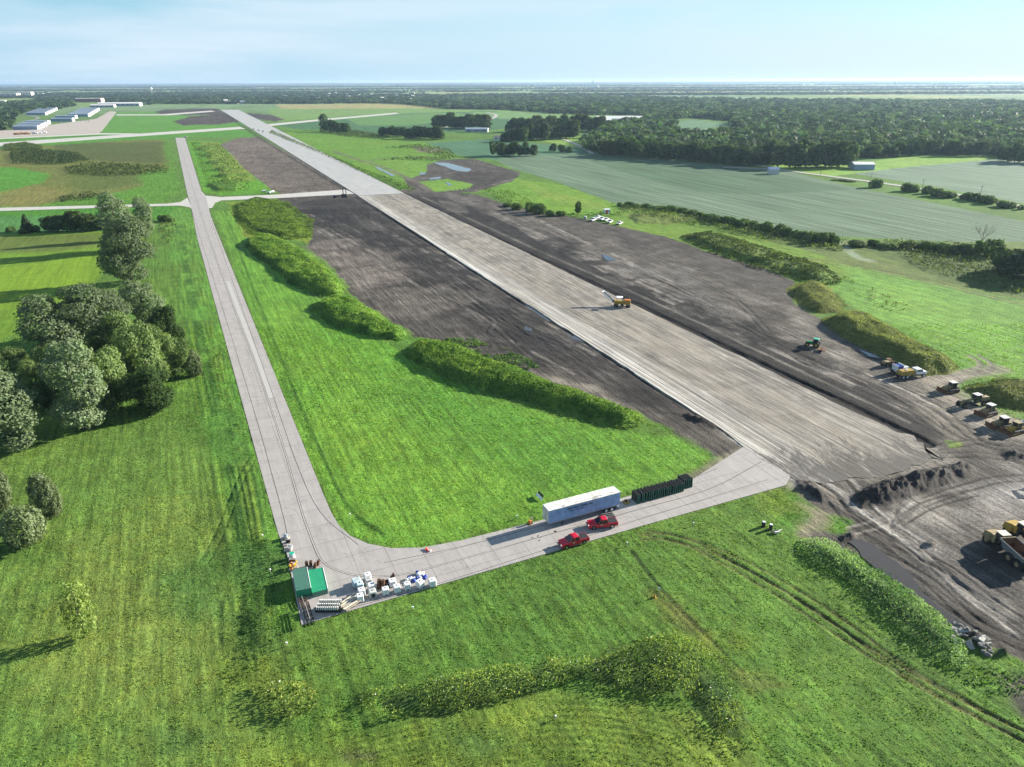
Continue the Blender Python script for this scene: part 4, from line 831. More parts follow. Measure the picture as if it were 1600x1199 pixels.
near_trees = [
 (pA2, (207, 444), 338, 76, 'broad silver-green poplar at the near end of the tree row beside the corn field'),
 (pA, (190, 392), 300, 50, 'tall dark poplar rising highest behind the broad silver poplar beside the corn field'),
 (pA, (231, 372), 308, 28, 'slim ragged poplar right of the tallest poplar near the corn field'),
 (pA2, (229, 512), 438, 62, 'silver poplar at the upper right tip of the big left tree clump'),
 (pA2, (90, 560), 462, 80, 'silver-leaved poplar at the upper left edge of the big left tree clump'),
 (pA2, (135, 548), 446, 86, 'silver poplar in the middle of the back row of the big left tree clump'),
 (pA2, (180, 535), 450, 60, 'silver poplar in the back row just left of the tip of the big left clump'),
 (pC, (265, 540), 475, 52, 'dark green tree on the upper right side of the big left tree clump'),
 (pB, (190, 585), 488, 80, 'willow in the dense centre of the big left tree clump'),
 (pB, (235, 610), 500, 92, 'large willow in the right half of the big left tree clump'),
 (pB, (180, 640), 540, 80, 'willow with deep shade under it behind the front silver poplar'),
 (pB, (275, 590), 520, 60, 'willow near the taxiway side of the big left tree clump'),
 (pD, (306, 588), 545, 34, 'small green bush at the rightmost end of the big left tree clump'),
 (pC, (240, 642), 572, 76, 'yellow-green tree with dark gaps at the front right of the big left clump'),
 (pA, (133, 672), 532, 78, 'tall silver poplar standing at the front of the big left clump'),
 (pA, (20, 702), 570, 90, 'silver poplar cut by the left photo edge, front of the clump'),
 (pB, (70, 640), 560, 56, 'willow between the two front silver poplars of the left clump'),
 (pB, (30, 600), 540, 60, 'yellowish willow at the far left of the big left tree clump'),
 (pC, (10, 640), 560, 60, 'dark tree behind the silver poplar at the left photo edge'),
 (pB, (100, 620), 535, 60, 'willow behind the front silver poplar on its left side'),
 (pD, (40, 850), 782, 78, 'olive-grey willow bush at the lower left, nearest of the three'),
 (pD, (84, 808), 730, 52, 'grey-green willow bush, rightmost of the three at lower left'),
 (pD, (2, 800), 728, 48, 'yellowish bush cut by the left photo edge above the olive bush'),
 (pE, (134, 996), 908, 46, 'lone small yellow-green willow in the lower left meadow'),
]
for a in near_trees: place(*a, 'trees and bushes left of the taxiway')
mR = [make_tree('broadleaf_tree', 'round', 11, 10, 1800, .55, c_, 30+i, c2, clump=2.5) for i, (c_, c2) in enumerate([(MIDG, DARKG), ((.055, .095, .028), MIDG), ((.075, .105, .038), MIDG)])]
mS = [make_tree('hedge_bush', 'shrub', 4, 6, 1300, .34, c_, 40+i, c2, cat='bush') for i, (c_, c2) in enumerate([(MIDG, (.10, .16, .04)), ((.095, .15, .04), MIDG)])]
mP = make_tree('conifer_tree', 'pine', 9, 5, 1200, .5, (.07, .10, .05), 50, DARKG)
def row(line, n, tops, wpx, protos, desc, group, jit=3, jy=1.2):
    L = np.array(line, float); seg = np.r_[0, np.cumsum(np.hypot(*np.diff(L, axis=0).T))]; out = []
    ts = sorted(np.clip((np.arange(n)+.5+rng.uniform(-.3, .3, n))/n, 0, 1))
    for k, t in enumerate(ts):
        x = np.interp(t*seg[-1], seg, L[:, 0])+rng.uniform(-jit, jit)*.3; y = np.interp(t*seg[-1], seg, L[:, 1])+rng.uniform(-jy, jy); hp = np.interp(t, np.linspace(0, 1, len(tops)), tops)*rng.uniform(.82, 1.15)
        out.append((x, y, hp))
    out.sort()
    for k, (x, y, hp) in enumerate(out): place(protos[int(rng.integers(len(protos)))], (x, y), y-hp, wpx*1.2*rng.uniform(.7, 1.4), desc.replace('#', ordn(k, n)), group)
row([(592, 211), (640, 216), (692, 218)], 16, [14, 19, 22], 14, mR, '# of the dark trees in the hedge north of the weedy infield', 'trees of the middle hedge')
row([(678, 199), (765, 201)], 12, [22, 25], 16, mR, '# of the trees in the clump behind the middle hedge', 'trees of the middle clump')
row([(764, 244), (836, 243)], 8, [24, 22], 16, mR, '# of the tall trees at the near corner of the bean field', 'trees at the bean field corner')
row([(782, 221), (830, 220), (900, 217)], 18, [16, 26, 28], 17, mR, '# of the trees before the brown-roofed farm building', 'trees before the farm building')
row([(790, 206), (860, 206), (945, 206)], 18, [20, 28, 24], 18, mR, '# of the back-row trees behind the brown-roofed farmstead', 'trees behind the farm building')
row([(503, 204), (545, 209)], 7, [24, 14], 11, mR, '# of the trees in the small grove right of the runway', 'grove by the runway')
row([(862, 238), (895, 239)], 3, [14, 9], 10, mR, '# of three lone trees on the green field', 'lone trees')
row([(938, 243), (985, 245), (1060, 251), (1130, 256), (1168, 261)], 26, [28, 32, 28, 34], 18, mR, '# of the front trees at the top of the bean field', 'front trees of the wood')
row([(1185, 258), (1240, 262), (1335, 262)], 11, [36, 42, 40], 26, mR, '# of the big shade trees on the farmyard lawn', 'farmyard shade trees')
row([(1345, 247), (1460, 243), (1545, 244)], 14, [22, 26, 22], 18, mR, '# of the wood-edge trees behind the pale green field', 'trees behind the pale field')
row([(1560, 252), (1660, 256)], 5, [30, 34], 26, mR, '# of the dark trees at the right end of the wood edge', 'trees at the right photo edge')
row([(1015, 326), (1060, 332), (1110, 345), (1190, 362), (1310, 384)], 32, [7, 12, 16, 18], 17, mS, '# of the bushes in the hedgerow below the bean field', 'bushes of the right hedgerow', jy=2)
row([(1330, 384), (1420, 388), (1560, 400)], 12, [9, 12, 26], 22, mS, '# of the bushes right of the culvert along the bean field', 'bushes right of the hedgerow', jy=3)
row([(1560, 425), (1650, 440)], 5, [46, 50], 50, mR, '# of the large dark trees right of the dead tree', 'large trees at the right edge')
row([(1300, 283), (1330, 286)], 3, [3, 3], 16, mS, '# of the low bushes along the gravel road near the farmyard', 'low roadside bushes')
row([(1365, 292), (1376, 294)], 2, [17, 12], 17, mS, '# of the pair of bushes at the start of the roadside hedge', 'roadside hedge bushes')
row([(1408, 298), (1460, 305), (1480, 308), (1530, 315), (1600, 330)], 13, [14, 11, 12, 10], 18, mS, '# of the bushes further along the roadside hedge', 'roadside hedge bushes')
row([(72, 362), (140, 361), (170, 358)], 7, [24, 30, 24], 24, mR, '# of the dark trees in the hedge behind the corn field', 'hedge behind the corn field', jy=.5)
row([(12, 364), (60, 363)], 3, [8, 10], 18, mS, '# of the low bushes in the hedge behind the corn field', 'bushes behind the corn field')
place(mP, (44, 363), 335, 20, 'pointed grey-green conifer left in the hedge behind the corn field', None)
row([(248, 345), (268, 348)], 3, [12, 10], 10, mS, '# of the bushes beside the small pond strip near the crossing', 'bushes near the crossing')
row([(790, 322), (858, 338), (880, 338)], 6, [6, 16, 8], 16, mS, '# of the bushes edging the soil right of the runway', 'bushes at the soil edge')
place(mR[0], (903, 334), 313, 12, 'small upright tree left of the white vehicles beside the soil', None)
row([(965, 322), (1010, 324)], 5, [6, 8], 12, mS, '# of the bushes on the field edge behind the red shed', 'bushes behind the red shed')
# the three brush patches of the upper left
def scatter_leaves(name, px, dens, size, hgt, cols, label, cat, world=None, spread=None, parent=None, flowers=0, tuft=1.0, up=.5, dist=None, kindmask=None, kind='stuff', clumpy=.0):
    P = world or W(px); a = np.array(P); x0, y0 = a.min(0); x1, y1 = a.max(0); n = int((x1-x0)*(y1-y0)*dens)
    x = rng.uniform(x0, x1, n); y = rng.uniform(y0, y1, n); d = sdf(P, x, y)+1.8*fbm(x/6, y/6, 3); ok = d < 0
    if clumpy: ok &= (fbm(x/3.5, y/3.5, 77) > clumpy)
    x, y, d = x[ok], y[ok], d[ok]; n = len(x)
    if not n: return None
    hh = hgt*(1+.5*fbm(x/7, y/7, 21))*np.clip(.35+.65*np.clip(-d/1.5, 0, 1), 0, 1)*(1+.45*fbm(x/2.2, y/2.2, 91))*rng.uniform(.25, 1.05, n)
    z = zat(x, y)+hh
    Nn = np.stack([rng.normal(size=n), rng.normal(size=n), rng.normal(size=n)*.6+up*2], 1)
    V_, F_ = quads_at(np.stack([x, y, z], 1), Nn, size)
    w_ = np.clip(.5+fbm(x/5, y/5, 33)*1.4+rng.normal(size=n)*.22, 0, 1)[:, None]
    c = (np.array(cols[0])*(1-w_)+np.array(cols[1])*w_)*rng.uniform(.65, 1.35, (n, 1))*(1+.4*fbm(x/1.4, y/1.4, 55))[:, None]
    if flowers: f = rng.random(n) < flowers; c[f] = (.62, .62, .55)
    return tag(np_mesh(name, V_, F_, LEAF, {'Col': np.repeat(np.clip(c, .005, .8), 4, 0)}), label, cat, kind=kind)
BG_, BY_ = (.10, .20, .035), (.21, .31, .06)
scatter_leaves('weeds', BERMS['b1'][0], 9, .26, .4, (BG_, BY_), 'tall green weeds covering the uppermost long berm beside the taxiway meadow', 'weeds')
scatter_leaves('weeds', BERMS['b2'][0], 9, .26, .4, (BG_, BY_), 'tall green weeds covering the middle berm beside the taxiway meadow', 'weeds')
scatter_leaves('weeds', BERMS['b3'][0], 12, .24, .6, (BG_, BY_), 'tall green weeds covering the longest, nearest berm beside the taxiway meadow', 'weeds')
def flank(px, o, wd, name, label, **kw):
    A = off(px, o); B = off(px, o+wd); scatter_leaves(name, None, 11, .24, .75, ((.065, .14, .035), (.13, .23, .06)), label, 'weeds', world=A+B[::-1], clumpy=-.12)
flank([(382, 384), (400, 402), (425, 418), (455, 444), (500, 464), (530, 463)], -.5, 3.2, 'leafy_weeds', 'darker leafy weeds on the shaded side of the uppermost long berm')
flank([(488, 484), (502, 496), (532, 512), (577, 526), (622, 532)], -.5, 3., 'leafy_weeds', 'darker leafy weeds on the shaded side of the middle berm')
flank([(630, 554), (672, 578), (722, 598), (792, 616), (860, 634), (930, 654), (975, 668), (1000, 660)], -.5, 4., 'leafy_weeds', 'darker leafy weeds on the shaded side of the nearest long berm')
scatter_leaves('weeds', [(690, 530), (740, 528), (800, 548), (850, 572), (830, 582), (760, 562), (700, 545)], 9, .28, .4, ((.06, .13, .035), (.13, .22, .06)), 'patches of low weeds growing on the bare soil behind the longest berm', 'weeds', clumpy=-.08)
scatter_leaves('weeds', [(362, 322), (400, 308), (450, 316), (490, 345), (486, 372), (440, 376), (390, 366), (370, 345)], 3, .40, .6, ((.05, .09, .02), (.12, .18, .03)), 'rough weeds on the hummocks below the taxiway crossing', 'weeds')
scatter_leaves('weeds', RM['r2'][0], 12, .17, .35, ((.10, .13, .04), (.27, .30, .10)), 'dry tall grass on the long mound behind the parked machines', 'weeds')
scatter_leaves('weeds', RM['r1'][0], 10, .18, .35, ((.12, .145, .05), (.30, .31, .11)), 'dry grass on the small mound above the tractor', 'weeds')
scatter_leaves('weeds', RM['r4'][0], 10, .18, .4, ((.05, .08, .02), (.12, .14, .035)), 'dark grass on the mound behind the bulldozers', 'weeds')
scatter_leaves('weeds', [(1060, 370), (1110, 362), (1200, 388), (1300, 420), (1320, 445), (1270, 445), (1180, 420), (1110, 396)], 3, .42, 1.1, ((.035, .06, .018), (.09, .12, .03)), 'dark scrub along the ditch between the soil and the right meadow', 'weeds', clumpy=-.15)
scatter_leaves('weeds', [(372, 850), (420, 845), (432, 990), (425, 1030), (385, 1075), (350, 1050), (382, 960)], 6, .16, .55, ((.03, .07, .02), (.06, .13, .03)), 'dark rough weeds in a strip left of the green boxes', 'weeds', clumpy=.0)
scatter_leaves('weeds', [(955, 320), (1060, 326), (1120, 340), (1240, 366), (1325, 378), (1315, 394), (1200, 378), (1100, 355), (1000, 340)], 1.8, .45, 2.0, ((.05, .085, .025), (.13, .18, .045)), 'ragged scrub along the lower side of the right hedgerow', 'weeds', clumpy=-.1)
scatter_leaves('weeds', [(1120, 372), (1240, 400), (1340, 440), (1420, 478), (1400, 490), (1300, 450), (1180, 405)], 1.5, .35, .7, ((.06, .10, .03), (.17, .20, .06)), 'thin ragged grass between the ditch scrub and the right meadow', 'weeds', clumpy=.1)
scatter_leaves('weeds', [(1225, 832), (1300, 840), (1400, 900), (1500, 985), (1550, 1060), (1500, 1085), (1400, 1030), (1290, 930), (1235, 870)], 3, .2, .9, ((.06, .13, .04), (.15, .23, .08)), 'scattered leafy plants around the weed bank beside the muddy water', 'weeds', clumpy=.14)
scatter_leaves('weeds', [(1248, 848), (1280, 844), (1348, 877), (1428, 924), (1488, 980), (1530, 1045), (1508, 1062), (1450, 1020), (1380, 962), (1312, 905), (1266, 876)], 22, .17, 1.35, ((.075, .150, .055), (.23, .33, .15)), 'leafy pale green weeds in a long bank beside the muddy water', 'weeds')
scatter_leaves('weeds', [(1440, 1030), (1560, 1040), (1620, 1060), (1640, 1100), (1560, 1090), (1480, 1060)], 5, .2, .4, ((.05, .11, .02), (.09, .17, .03)), 'loose green weeds below the rubble at the lower right', 'weeds', clumpy=0)
B1 = [(560, 1100), (575, 1082), (640, 1068), (740, 1052), (900, 1030), (960, 1022), (1000, 1000), (1060, 992), (1100, 1010), (1140, 1070), (1178, 1130), (1178, 1170), (1130, 1150), (1085, 1095), (1010, 1085), (900, 1066), (720, 1108), (590, 1135)]
scatter_leaves('tall_weeds', B1, 22, .15, 2.1, ((.075, .130, .030), (.27, .34, .07)), 'band of tall flowering weeds curving across the bottom meadow', 'weeds', flowers=.02, clumpy=-.25)
scatter_leaves('tall_weeds', [(395, 1075), (430, 1062), (490, 1070), (500, 1100), (460, 1125), (415, 1115)], 20, .17, 1.8, ((.09, .14, .035), (.30, .34, .08)), 'round clump of tall weeds left of the flowering weed band', 'weeds', flowers=.01)
scatter_leaves('brush', [(15, 240), (60, 236), (120, 240), (140, 252), (90, 258), (20, 256)], .8, .8, 3.2, ((.035, .055, .02), (.06, .09, .03)), 'dark rounded brush in the upper left rough ground, the back patch', 'brush', clumpy=-.12)
scatter_leaves('brush', [(100, 262), (160, 256), (262, 262), (262, 272), (180, 276), (110, 272)], .8, .8, 2.6, ((.035, .055, .018), (.075, .10, .025)), 'long band of dark brush in the upper left rough ground, near the taxiway', 'brush', clumpy=-.05)
scatter_leaves('brush', [(5, 228), (40, 224), (68, 230), (60, 236), (8, 236)], .7, .8, 2.6, ((.04, .06, .02), (.07, .10, .03)), 'small patch of brush left beside the far taxiway', 'brush')
scatter_leaves('brush', [(90, 310), (140, 302), (165, 306), (160, 312), (95, 316)], 1., .6, 2., ((.035, .055, .018), (.07, .1, .03)), 'low brush just above the left cross taxiway', 'brush', clumpy=-.1)
scatter_leaves('brush', [(425, 204), (480, 228), (560, 262), (652, 296), (640, 302), (600, 286), (500, 240), (420, 208)], .5, .6, 1.6, ((.04, .07, .015), (.09, .15, .025)), 'weeds and brush along the right side of the new concrete runway', 'brush', clumpy=-.25)
scatter_leaves('brush', [(298, 222), (345, 226), (390, 280), (392, 300), (330, 300), (315, 262)], .5, .55, 1.2, ((.04, .08, .016), (.1, .15, .03)), 'weedy hummocks right of the far end of the taxiway', 'brush', clumpy=.05)
scatter_leaves('brush', [(500, 200), (560, 205), (610, 213), (600, 218), (540, 214), (500, 208)], .25, .9, 1.8, ((.035, .055, .02), (.07, .1, .03)), 'brush around the small grove right of the runway', 'brush', clumpy=0)
scatter_leaves('brush', [(600, 232), (650, 226), (700, 232), (715, 246), (690, 252), (600, 250), (640, 245), (690, 247), (650, 233)], .3, .8, 1.6, ((.04, .06, .02), (.09, .13, .03)), 'brush edging the pond diggings beyond the runway', 'brush', clumpy=-.1)
scatter_leaves('brush', [(1380, 375), (1480, 380), (1640, 400), (1640, 470), (1560, 455), (1440, 420)], .8, .5, 1.6, ((.035, .055, .016), (.09, .115, .03)), 'dark scrubby ground at the right photo edge below the large trees', 'brush', clumpy=0)
scatter_leaves('brush', [(250, 340), (275, 342), (272, 372), (262, 385), (250, 360)], 1.5, .4, 1., ((.04, .06, .02), (.12, .13, .05)), 'weeds around the reed strip by the taxiway crossing', 'brush', clumpy=-.1)
scatter_leaves('brush', [(755, 296), (800, 300), (860, 330), (900, 334), (980, 330), (970, 338), (880, 342), (800, 326)], 1., .45, 1.1, ((.05, .09, .018), (.10, .16, .03)), 'weeds along the edge of the soil beyond the graded runway', 'brush', clumpy=-.05)
# near grass: blades standing up out of the sheet
def grass_tufts():
    out = []
    for (d0, d1, dens, hh, ww) in ((56, 100, 14, .14, .09), (100, 160, 10, .14, .11), (160, 240, 4, .20, .20)):
        n = int(.5*(d1*d1-d0*d0)*2*.72*dens*1.15); x = rng.uniform(-1, 1, n); y = np.sqrt(rng.uniform(d0*d0, d1*d1, n)); x = x*.80*(y+20)
        i = gidx(x, y); ok = (KIND[i, 0] > .6) & (CAT[i] == 0) & (COL[i, 1] > COL[i, 0]*1.05)
        ok &= fbm(x/1.1, y/1.1, 44, 2) > rng.uniform(-.5, .45, n)
        for q in (TX_MAIN, TX_CROSSL, TX_CROSSR, RW_BASE):
            P = W(q); a = np.array(P); k = np.nonzero(ok & (x > a[:, 0].min()-1) & (x < a[:, 0].max()+1) & (y > a[:, 1].min()-1) & (y < a[:, 1].max()+1))[0]
            if len(k): ok[k[sdf(P, x[k], y[k]) < .12]] = False
        x, y, i = x[ok], y[ok], i[ok]; n = len(x); z = zat(x, y)
        a = rng.uniform(0, 6.28, n); s = ww*rng.uniform(.5, 1.2, n); h = hh*rng.uniform(.4, 1.25, n)*(1+.5*fbm(x/4, y/4, 12)); lx, ly = rng.normal(size=n)*h*.5, rng.normal(size=n)*h*.5
        ca, sa = np.cos(a)*s, np.sin(a)*s
        P = np.stack([np.stack([x-ca, y-sa, z-.03], 1), np.stack([x+ca, y+sa, z-.03], 1), np.stack([x+ca*.5+lx, y+sa*.5+ly, z+h], 1), np.stack([x-ca*.6+lx, y-sa*.6+ly, z+h*.85], 1)], 1)
        c = COL[i]*rng.uniform(.95, 1.55, (n, 1))*(1+.25*fbm(x/2, y/2, 19))[:, None]; c[:, 0] *= rng.uniform(.85, 1.4, n)
        out.append((P.reshape(-1, 3), np.repeat(c, 4, 0)))
    V_ = np.concatenate([o[0] for o in out]); c = np.concatenate([o[1] for o in out])
    tag(np_mesh('grass', V_, np.arange(len(V_)).reshape(-1, 4), LEAF, {'Col': np.clip(c, .005, .6)}), 'green grass and clover of the near meadows around the taxiway', 'grass', kind='stuff')
    print('grass quads', len(V_)//4)
grass_tufts()
# woods
def crown_proto(g, n, size, h=1., w_=1.):
    L = [(0, 0, .5, .36, .36, .40)]
    for i in range(7):
        a = g.uniform(0, 6.3); L.append((math.cos(a)*.28, math.sin(a)*.28, g.uniform(.32, .78), .24, .24, .20))
    return leafcloud(L, n, size, (1, 1, 1), g, clump=.3, fill=.85, var=.30, jit=.32, up=.1)
CP = [crown_proto(np.random.default_rng(100+i), 70, .17) for i in range(6)]
CPN = [crown_proto(np.random.default_rng(120+i), 200, .10) for i in range(6)]
def wood(name, polys, holes, label, base_s=10, cols=((.036, .068, .026), (.070, .112, .042)), d0=300, d1=6000, hgt=(8, 18), seed=1, gaps=-.9, thin=1., cap=20, world=False):
    g = np.random.default_rng(seed); WP = polys if world else [W(p) for p in polys]; WH = [W(p) for p in holes]; xs, ys, ss = [], [], []
    lo = min(min(q[1] for q in p) for p in WP); hi = max(max(q[1] for q in p) for p in WP); d = max(lo, d0)
    while d < min(hi, d1):
        s = min(cap*2.2, base_s*max(1, d/900)**.85)/thin; x0 = min(min(q[0] for q in p) for p in WP); x1 = max(max(q[0] for q in p) for p in WP); x0 = max(x0, -1.1*d); x1 = min(x1, 1.1*d)
        n = max(1, int((x1-x0)/s)); x = x0+(np.arange(n)+g.uniform(-.45, .45, n)+.5)*s; y = d+g.uniform(-.45, .45, n)*s; xs.append(x); ys.append(y); ss.append(np.full(n, s)); d += s
    x = np.concatenate(xs); y = np.concatenate(ys); s = np.concatenate(ss); ok = np.zeros(len(x), bool); wj = 14*fbm(x/60, y/60, 4)
    for P in WP: ok |= sdf(P, x, y)+wj < 0
    for P in WH: ok &= sdf(P, x, y)+wj > 0
    ok &= fbm(x/(400 if world else 70), y/(400 if world else 70), seed+5) > gaps
    x, y, s = x[ok], y[ok], s[ok]; N_ = len(x); print(name, N_, 'trees')
    VA, CA, FA, off_ = [], [], [], 0; z = zat(x, y)
    for k in range(N_):
        V_, F_, c = (CPN if y[k] < 950 else CP)[k % 6]; a = g.uniform(0, 6.28); ca, sa = math.cos(a), math.sin(a); wd = min(max(11, s[k]*1.3), cap*1.3)*g.choice([.6, .8, 1, 1.35]); h = g.uniform(*hgt)
        q = np.empty_like(V_); q[:, 0] = (V_[:, 0]*ca-V_[:, 1]*sa)*wd+x[k]; q[:, 1] = (V_[:, 0]*sa+V_[:, 1]*ca)*wd+y[k]; q[:, 2] = V_[:, 2]*h+z[k]-.08*h
        t = g.uniform(0, 1); cc = (np.array(cols[0])*(1-t)+np.array(cols[1])*t)*g.choice([.5, .75, 1., 1.3, 1.8]); cc = cc*np.array([g.uniform(.85, 1.15), 1, g.uniform(.9, 1.5)])
        VA.append(q); CA.append(c*cc); FA.append(F_+off_); off_ += len(V_)
    o = np_mesh(name, np.concatenate(VA), np.concatenate(FA), LEAF, {'Col': np.clip(np.concatenate(CA), .004, .5)}); return tag(o, label, 'wood', kind='stuff')
wood('woodland', [[(915, 236), (940, 240), (1060, 249), (1165, 257), (1240, 256), (1330, 250), (1400, 241), (1545, 242), (1600, 250), (1900, 262), (2000, 165), (1500, 160), (1200, 158), (1100, 156), (1000, 154), (900, 152), (800, 152), (700, 152), (640, 154), (560, 152), (560, 160), (640, 164), (700, 171), (790, 172), (860, 177), (930, 180), (1000, 182), (1000, 192), (940, 200), (925, 215)]],
     [[(1048, 190), (1080, 184), (1140, 190), (1152, 208), (1100, 216), (1050, 210)], [(905, 180), (1000, 180), (1005, 194), (930, 196)]], 'wide dark green wood spreading across the right side beyond the fields', seed=3)
wood('woodland', [[(-500, 260), (0, 205), (20, 200), (62, 188), (150, 180), (222, 172), (225, 167), (240, 163), (430, 163), (560, 162), (640, 162), (640, 155), (560, 148), (420, 146), (300, 145), (150, 141), (0, 140), (-150, 142)]],
     [[(-10, 150), (55, 148), (62, 158), (-10, 165)], [(110, 158), (165, 156), (175, 170), (110, 172)], [(12, 207), (18, 184), (26, 178.5), (85, 171.5), (110, 168), (225, 164.5), (235, 176), (180, 182), (60, 210)]], 'dark green wood and suburb trees on the left behind the hangars', seed=4, gaps=-.85)
for k, (ya, yb, den, hh) in enumerate([(148, 150.5, -.45, (8, 14)), (142, 145, -.2, (8, 15)), (138.2, 140.2, -.15, (9, 16)), (134.6, 136.2, -.1, (12, 20)), (132, 133, -.1, (16, 26)), (130, 130.8, -.2, (20, 36))]):
    da, db = un(800, yb)[1], un(800, ya)[1]; da, db = min(da, db), max(da, db); da, db = da, max(db, da*1.06)
    wood('tree_belt', [[(-.85*da, da), (.85*da, da), (.85*db, db), (-.85*db, db)]], [], ['nearest', 'second nearest', 'third nearest', 'third farthest', 'second farthest', 'farthest'][k]+' hazy belt of trees across the horizon farmland', seed=20+k, gaps=den, d1=60000, base_s=10, hgt=hh, cap=26, cols=((.035, .06, .025), (.055, .08, .03)), world=True)
#@@OBJ
# ------------------------------------------------------------------ things on the pavement
APR = R(24.6); RWD = R(113.1)
PVZ = .06
def wheel(root, x, y, r, wd, name='wheel', rim='chrome', rr=.55):
    s = 1 if y > 0 else -1
    t = MB().cyl((x, y-wd/2, r), (x, y+wd/2, r), r, 'black_rubber', n=18).build(name, root)
    MB().cyl((x, y+s*(wd/2-.02), r), (x, y+s*(wd/2+.02), r), r*rr, rim, n=12).build('rim', t)
    return t
def text_mesh(body, size, m, parent, loc, rot):
    cu = bpy.data.curves.new('t', 'FONT'); cu.body = body; cu.size = size; cu.extrude = .01; cu.offset = .012; cu.align_x = 'CENTER'
    ob = bpy.data.objects.new('t', cu); C.objects.link(ob); dg = bpy.context.evaluated_depsgraph_get(); me = bpy.data.meshes.new_from_object(ob.evaluated_get(dg)); bpy.data.objects.remove(ob)
    me.materials.clear(); me.materials.append(M[m]); o = bpy.data.objects.new('lettering', me); C.objects.link(o); o.parent = parent; o.location = loc; o.rotation_euler = rot; return o
def make_trailer():
    A = un(857.6, 798.8, 4.15); B = un(969.4, 769.1, 4.15); u = (B-A)/np.linalg.norm(B-A); n = np.array([-u[1], u[0]]); L = float(np.linalg.norm(B-A)); wd = 2.55
    c = A+u*L/2+n*wd/2; rz = math.atan2(u[1], u[0])
    r = thing('semi_trailer', 'long white box trailer with faded roof and dark lettering parked on the apron edge', 'trailer', loc=(c[0], c[1], PVZ), rz=rz)
    b = MB(); b.box((0, 0, 2.62), (L, wd, 2.9), 'trailer_side_shade_tint'); box = b.build('box_body', r)
    b = MB()
    for k in range(27):
        x = -L/2+.3+k*(L-.6)/26
        for s in (-1, 1): b.box((x, s*(wd/2+.012), 2.65), (.06, .03, 2.7), 'trailer_side_shade_tint')
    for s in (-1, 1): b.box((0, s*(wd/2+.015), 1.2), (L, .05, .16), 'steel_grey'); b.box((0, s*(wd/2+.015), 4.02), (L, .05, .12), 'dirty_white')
    b.build('side_post', r)
    b = MB(); b.box((0, 0, 4.09), (L+.05, wd+.05, .05), 'trailer_roof'); rf = b.build('roof', r)
    b = MB()
    for k in range(26):
        x = -L/2+random.uniform(1, L-1); b.box((x, -wd/2+random.uniform(.1, .75), 4.118), (random.uniform(.3, 1.1), random.uniform(.04, .12), .004), 'bark', rz=random.uniform(-.25, .25))
    b.build('roof_patch', rf)
    b = MB()
    for s in (-1, 1): b.box((-L/2-.03, s*.62, 2.65), (.04, 1.2, 2.6), 'dirty_white'); b.box((-L/2-.06, s*.3, 2.6), (.03, .04, 2.5), 'steel_grey')
    b.build('end_door', r)
    b = MB(); b.box((0, .5, 1.05), (L-1, .12, .22), 'dark_metal'); b.box((0, -.5, 1.05), (L-1, .12, .22), 'dark_metal')
    for k in range(14): b.box((-L/2+.8+k*1.1, 0, 1.06), (.08, 2.3, .12), 'dark_metal')
    b.build('chassis', r)
    for s in (-1, 1):
        b = MB(); b.box((-L/2+3.2, s*.9, .62), (.14, .14, 1.1), 'dark_metal'); b.box((-L/2+3.2, s*.9, .06), (.32, .32, .08), 'dark_metal'); b.build('landing_leg', r)
    for x in (L/2-3.1, L/2-1.8):
        MB().cyl((x, -1, .52), (x, 1, .52), .07, 'dark_metal').build('axle', r)
        for y in (-1.15, -.85, .85, 1.15): wheel(r, x, y, .52, .26, rim='white_paint')
    MB().box((L/2-.08, 0, .62), (.1, 2.3, .1), 'white_paint').build('rear_bumper', r)
    for s in (-1, 1): MB().box((L/2-.9, s*.95, .62), (.03, .6, .7), 'black_plastic').build('mud_flap', r)
    text_mesh("Star-Heart Trailer, Inc", .62, 'dark_bag', r, (-1.15, -wd/2-.045, 3.22), (R(90), 0, 0)); text_mesh("Rental - Leasing - Sales", .36, 'dark_bag', r, (-1.9, -wd/2-.045, 2.72), (R(90), 0, 0))
    return r
make_trailer()
